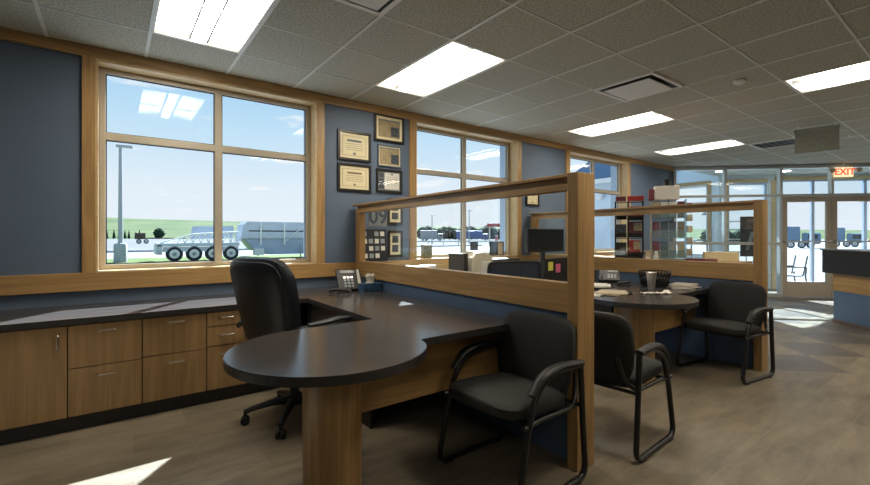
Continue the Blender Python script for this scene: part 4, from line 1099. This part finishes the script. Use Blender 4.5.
# hills
mb = MB(); bm = mb.bm; rows = []
AZ = [-14+i*2 for i in range(60)]
for d in (430, 520, 650, 820, 1050, 1350, 1500, 1750):
    row = []
    for a in AZ:
        k = (d-430)/1070
        amp = 55 - .45*max(a, -5)
        hgt = amp*min(1, k)**1.25 + 5*noise.noise(Vector((a*.18, d*.004, 0)))*min(1, k*2) - (0 if k < 1.05 else 30*(k-1))
        row.append(bm.verts.new((d*math.sin(R(a)), d*math.cos(R(a)), GZ+hgt)))
    rows.append(row)
for i in range(len(rows)-1):
    for k in range(len(AZ)-1): bm.faces.new((rows[i][k], rows[i][k+1], rows[i+1][k+1], rows[i+1][k]))
struct(mb.build('hills', 'hill', smooth=True))
def conifer(x, y, h, label, grp, bush=False, mat='leaf'):
    t = thing('conifer' if not bush else 'leafy_tree', label, 'tree', (x, y, GZ), group=grp)
    mb = MB(); mb.tube([(0, 0, 0), (0, 0, h*.3)], h*.03, 6); mb.build('trunk', 'bark', t)
    mb = MB(); bm = mb.bm; n = 12; rings = []
    L = 9
    for q in range(L+1):
        f = q/L
        rr = (h*.14*(1-f)**.8 if not bush else h*.48*math.sin(PI*(.08+.9*f))**.7)
        rings.append([bm.verts.new((rr*(1+.25*random.uniform(-1, 1))*math.cos(2*PI*k/n), rr*(1+.25*random.uniform(-1, 1))*math.sin(2*PI*k/n), h*(.08+.92*f)+random.uniform(-.02, .02)*h)) for k in range(n)])
    for q in range(L):
        for k in range(n): bm.faces.new((rings[q][k], rings[q][(k+1) % n], rings[q+1][(k+1) % n], rings[q+1][k]))
    bm.faces.new(rings[0]); bm.faces.new(rings[-1])
    mb.build('crown', mat, t)
    return t
def at(azdeg, depth_y): return depth_y*math.tan(R(azdeg))
# direction helper: ground azimuth in degrees from +Y
def pol(az, d): return d*math.sin(R(az)), d*math.cos(R(az))
for k, az in enumerate((-.55, .05, .45, 1.0, 1.35, 1.95, 2.3)):
    x, y = pol(az, 405); conifer(x, y, 6.8+.8*math.sin(k*2.3), 'small dark conifer in the row at the foot of the green hills', 'conifers at the foot of the hills')
x, y = pol(4.1, 390); conifer(x, y, 8.5, 'round dark tree behind the parked chassis, left of the trailers', None, True)
for k in range(17):
    az = 35.2 + k*.72; x, y = pol(az, 225+(0, 10, 20)[k % 3])
    conifer(x, y, 7.0+.8*math.sin(k*1.7), 'dark broad tree in the row beyond the second window', 'trees beyond the car park', True)
for k in range(5):
    az = 69.4+k*.9; x, y = pol(az, 115+k*6)
    conifer(x, y, 3.6+.5*math.sin(k*2), 'green tree seen low through the vestibule window', 'trees beyond the vestibule window', True)
# lamp posts
def lamp_post(x, y, h, label, base=True, grp='parking lot lamp posts'):
    t = thing('street_lamp', label, 'street lamp', (x, y, GZ), group=grp)
    if base:
        mb = MB(); mb.lathe([(.42, 0), (.42, 1.25), (.36, 1.4), (.15, 1.42)], 20); mb.build('concrete_base', 'concrete', t, smooth=True)
    mb = MB(); mb.tube([(0, 0, 1.3 if base else 0), (0, 0, h)], [.16, .10], 12); mb.build('pole', 'grey', t, smooth=True)
    mb = MB(); mb.box(-.28, .75, -.2, .2, h-.02, h+.16, .05); mb.build('lamp_head', 'grey', t)
    return t
lamp_post(.42, 39.7, 8.6, 'tall lamp post with round concrete base outside the left window')
x, y = pol(36.45, 108); lamp_post(x, y, 7.2, 'left distant lamp post through the second window', False)
x, y = pol(41.4, 112); lamp_post(x, y, 8.6, 'right distant lamp post through the second window', False)

# trailers
def wheel(parent, x, y, z, r=.58, w_=.32):
    mb = MB(); mb.tube([(x, y-w_/2, z), (x, y-w_/2+.04, z), (x, y+w_/2-.04, z), (x, y+w_/2, z)], [r*.9, r, r, r*.9], 28); wh = mb.build('wheel', 'tyre', parent, smooth=True)
    mb = MB(); mb.tube([(x, y-w_/2-.01, z), (x, y-w_/2-.005, z)], [r*.55, r*.6], 24); mb.build('rim', 'white', wh, smooth=True)
    mb = MB(); mb.tube([(x, y-w_/2-.09, z), (x, y-w_/2-.01, z)], [r*.16, r*.24], 14); mb.build('hub', 'grey', wh, smooth=True)
t = thing('gooseneck_trailer', 'pale four-axle trailer with open lattice truss outside the left window', 'trailer', (0, 38.4, GZ))
mb = MB(); mb.box(2.6, 8.35, -.3, 2.1, 1.16, 1.42, .02); mb.box(3.0, 8.3, -.15, -.05, .75, 1.12); mb.box(2.55, 2.95, -.3, 2.1, .55, 1.3, .03); mb.build('chassis', 'trailer', t)
mb = MB()
for k in range(4):
    x = 3.75+k*1.33; mb.tube([(x+.62*math.cos(R(a)), -.05, .52+.62*math.sin(R(a))) for a in range(20, 161, 14)], .05, 6)
mb.build('mudguards', 'trailer', t)
for k in range(4): wheel(t, 3.75+k*1.33, 0, .58); 
for k in range(4):
    mb = MB(); mb.tube([(3.75+k*1.33, -.05, .52), (3.75+k*1.33, 2.0, .52)], .07, 10); mb.build('axle', 'tyre', t)
mb = MB()
mb.tube([(2.8, 0, 1.42), (5.0, 0, 2.1), (8.35, 0, 2.3)], .07, 8)
for k in range(8):
    x = 3.95+k*.54; top = (1.85, 2.05, 2.12, 2.15, 2.2, 2.22, 2.26, 2.28)[k]
    mb.tube([(x, 0, 1.42), (x+.27, 0, top)], .055, 6); mb.tube([(x+.27, 0, top), (x+.54, 0, 1.42)], .055, 6)
mb.build('truss', 'white', t)
mb = MB(); mb.prism([(5.0, 1.7), (5.2, 2.75), (8.2, 2.8), (8.2, 1.8)], -1.9, -1.2, M4=Matrix(((1, 0, 0, 0), (0, 0, -1, 0), (0, 1, 0, 0), (0, 0, 0, 1)))); mb.build('rear_hopper', 'trailerblue', t)
t = thing('hopper_trailer', 'long pale bottom-dump hopper trailer behind the leather chair', 'trailer', (0, 38.6, GZ))
MXZ = Matrix(((1, 0, 0, 0), (0, 0, -1, 0), (0, 1, 0, 0), (0, 0, 0, 1)))
mb = MB(); mb.prism([(8.5, 1.5), (8.85, 2.95), (9.1, 3.2), (22, 3.2), (22, 1.75), (8.7, 1.75)], -2.4, 0, .03, M4=MXZ); mb.build('hopper_body', 'trailer', t)
mb = MB(); mb.prism([(8.9, 1.74), (22, 1.74), (21, 1.0), (17.5, .35), (11.0, .35), (9.6, .8)], -2.2, -.2, .03, M4=MXZ); mb.build('hopper_belly', 'trailerblue', t)
mb = MB(); mb.box(9.2, 22, -.03, .0, 2.35, 2.45); mb.build('rub_rail', 'tyre', t)
for x in (10.1, 12.1, 14.8, 17.5, 20.2):
    mb = MB(); mb.box(x, x+.14, -.08, -.005, 1.2, 3.15); mb.build('side_rib', 'white', t)
mb = MB(); mb.tube([(12.2, -.1, 1.5), (14.3, -.1, 3.2)], .045, 6); mb.build('diagonal_strut', 'white', t)
for x in (13.6, 14.2):
    mb = MB(); mb.tube([(x, -.1, 0), (x, -.1, 1.3)], .06, 8); mb.box(x-.15, x+.15, -.25, .05, 0, .04); mb.build('landing_leg', 'grey', t)
for k in range(4): wheel(t, 18.0+k*1.2, 0, .52)
mb = MB(); mb.tube([(9.9, 0, .9), (9.9, -.2, .3)], .08, 8); mb.box(9.6, 10.4, -.2, .4, .35, .9, .03); mb.build('hitch_box', 'white', t)
# old chassis with two wheels farther away
x, y = pol(2.6, 140)
t = thing('truck_chassis', 'dark bare truck chassis parked far beyond the gravel', 'chassis', (x, y, GZ))
mb = MB(); mb.box(-1.6, 10, -.2, .2, 1.3, 1.6); mb.box(-1.8, .6, -.8, .8, 1.2, 2.9, .15); mb.build('frame', 'bark', t)
for xx in (-.9, .7): wheel(t, xx, -.8, .6, .6, .4)
# parked trucks, canopy
M['truckpale'] = simple('pale_truck_blue', (.12, .19, .28), .5)
for k, (az, d, L_, mt, lab) in enumerate([(41.8, 205, 15, 'truckblue', 'dark blue truck parked beyond the second window'), (36.4, 190, 10, 'grey', 'grey lorry parked in front of the tree row'), (77.3, 95, 5, 'truckpale', 'pale blue lorry seen through the left entrance door'), (80.6, 112, 5, 'truckpale', 'second pale blue lorry, right of the first, through the entrance door')]):
    x, y = pol(az, d); t = thing('parked_truck', lab, 'truck', (x, y, GZ), R(-az))
    hh = 4.6 if k < 2 else 3.6
    mb = MB(); mb.box(-L_/2, L_/2-2.6, -1.3, 1.3, .9, hh, .1); mb.build('cargo_body', mt, t)
    mb = MB(); mb.box(L_/2-2.4, L_/2, -1.2, 1.2, .7, hh*.7, .25); mb.build('cab', mt, t)
    mb = MB(); mb.box(L_/2-1.6, L_/2-.4, -1.22, -1.2, hh*.42, hh*.62); mb.build('cab_window', 'screen', t)
    for xx in (-L_/2+1.2, -L_/2+2.6, L_/2-1.3): wheel(t, xx, -1.1, .55, .55, .35)
x, y = pol(45.0, 190)
t = thing('fuel_canopy', 'red-edged filling station canopy beyond the second window', 'canopy', (x, y, GZ), R(-45))
mb = MB(); mb.box(-4, 9, -4, 4, 6.2, 7.6, .05); mb.build('roof', 'canopyred', t)
for xx in (-3, 8):
    mb = MB(); mb.box(xx-.3, xx+.3, -.3, .3, 0, 6.2); mb.build('column', 'white', t)
mb = MB(); mb.box(-.6, .6, -.4, .4, 0, 2.2, .1); mb.build('fuel_pump', 'red', t)
# guard rail beyond the second window
t = thing('guard_rail', 'long low rail crossing the paving beyond the second window', 'rail', (0, 0, GZ))
mb = MB(); a_, b_ = Vector((*pol(30, 95), .8)), Vector((*pol(52, 95), .8)); mb.tube([a_, b_], .12, 6); mb.build('rail', 'concrete', t)
for k in range(12):
    p = a_.lerp(b_, k/11); mb = MB(); mb.tube([(p.x, p.y, 0), (p.x, p.y, .8)], .08, 6); mb.build('post', 'concrete', t)
# utility pole through the vestibule window
x, y = pol(69.55, 62)
t = thing('utility_pole', 'dark utility pole with crossarm through the vestibule window', 'utility pole', (x, y, GZ), R(-69))
mb = MB(); mb.tube([(0, 0, 0), (0, 0, 6.3)], [.15, .1], 8); mb.build('pole', 'bark', t)
mb = MB(); mb.box(-.9, .9, -.06, .06, 4.55, 4.68); mb.build('crossarm', 'bark', t)
for xx in (-.6, 0.25, .65):
    mb = MB(); mb.lathe([(.16, 4.7), (.16, 5.2)], 12, at=(xx, 0, 0)); mb.build('transformer', 'grey', t)
# golden tree through the right door
x, y = pol(84.5, 45); conifer(x, y, 3.4, 'golden-leaved tree through the right entrance door', None, True, 'leafy')
# white column outside entrance
mb = MB(); mb.box(-.22, .22, -.22, .22, -.66, 3.2, .01); o = mb.build('porch_column', 'siding'); o.location = (16.3, 1.75, 0); o.rotation_euler = (0, 0, R(45)); tag(o, 'cream square porch column outside the right entrance door', 'column')
# blue gabled roof over the vestibule bump-out, and round wall lamp
t = thing('gable_roof', 'blue metal gabled roof of the entrance wing through the third window', 'roof', (0, 0, 0))
MYZ = Matrix(((0, 0, 1, 0), (1, 0, 0, 0), (0, 1, 0, 0), (0, 0, 0, 1)))
mb = MB(); mb.prism([(5.3, 2.95), (8.6, 2.95), (8.6, 3.02), (6.95, 3.95), (5.3, 3.02)], 11.6, 14.0, M4=MYZ); mb.build('roof_body', 'blueroof', t)
mb = MB(); mb.box(11.55, 11.6, 5.25, 8.65, 2.84, 2.98, .01); mb.build('fascia', 'white', t)
t = thing('wall_lamp', 'round white lamp on the cream wall through the third window', 'wall lamp', (11.8, 7.35, 2.48))
mb = MB(); mb.tube([(0, 0, 0), (-.03, 0, 0)], .08, 20); mb.build('back_plate', 'grey', t)
mb = MB(); mb.tube([(-.03, 0, 0), (-.09, 0, 0), (-.16, 0, 0), (-.19, 0, 0)], [.07, .13, .11, .04], 20); mb.build('shade', 'white', t, smooth=True)
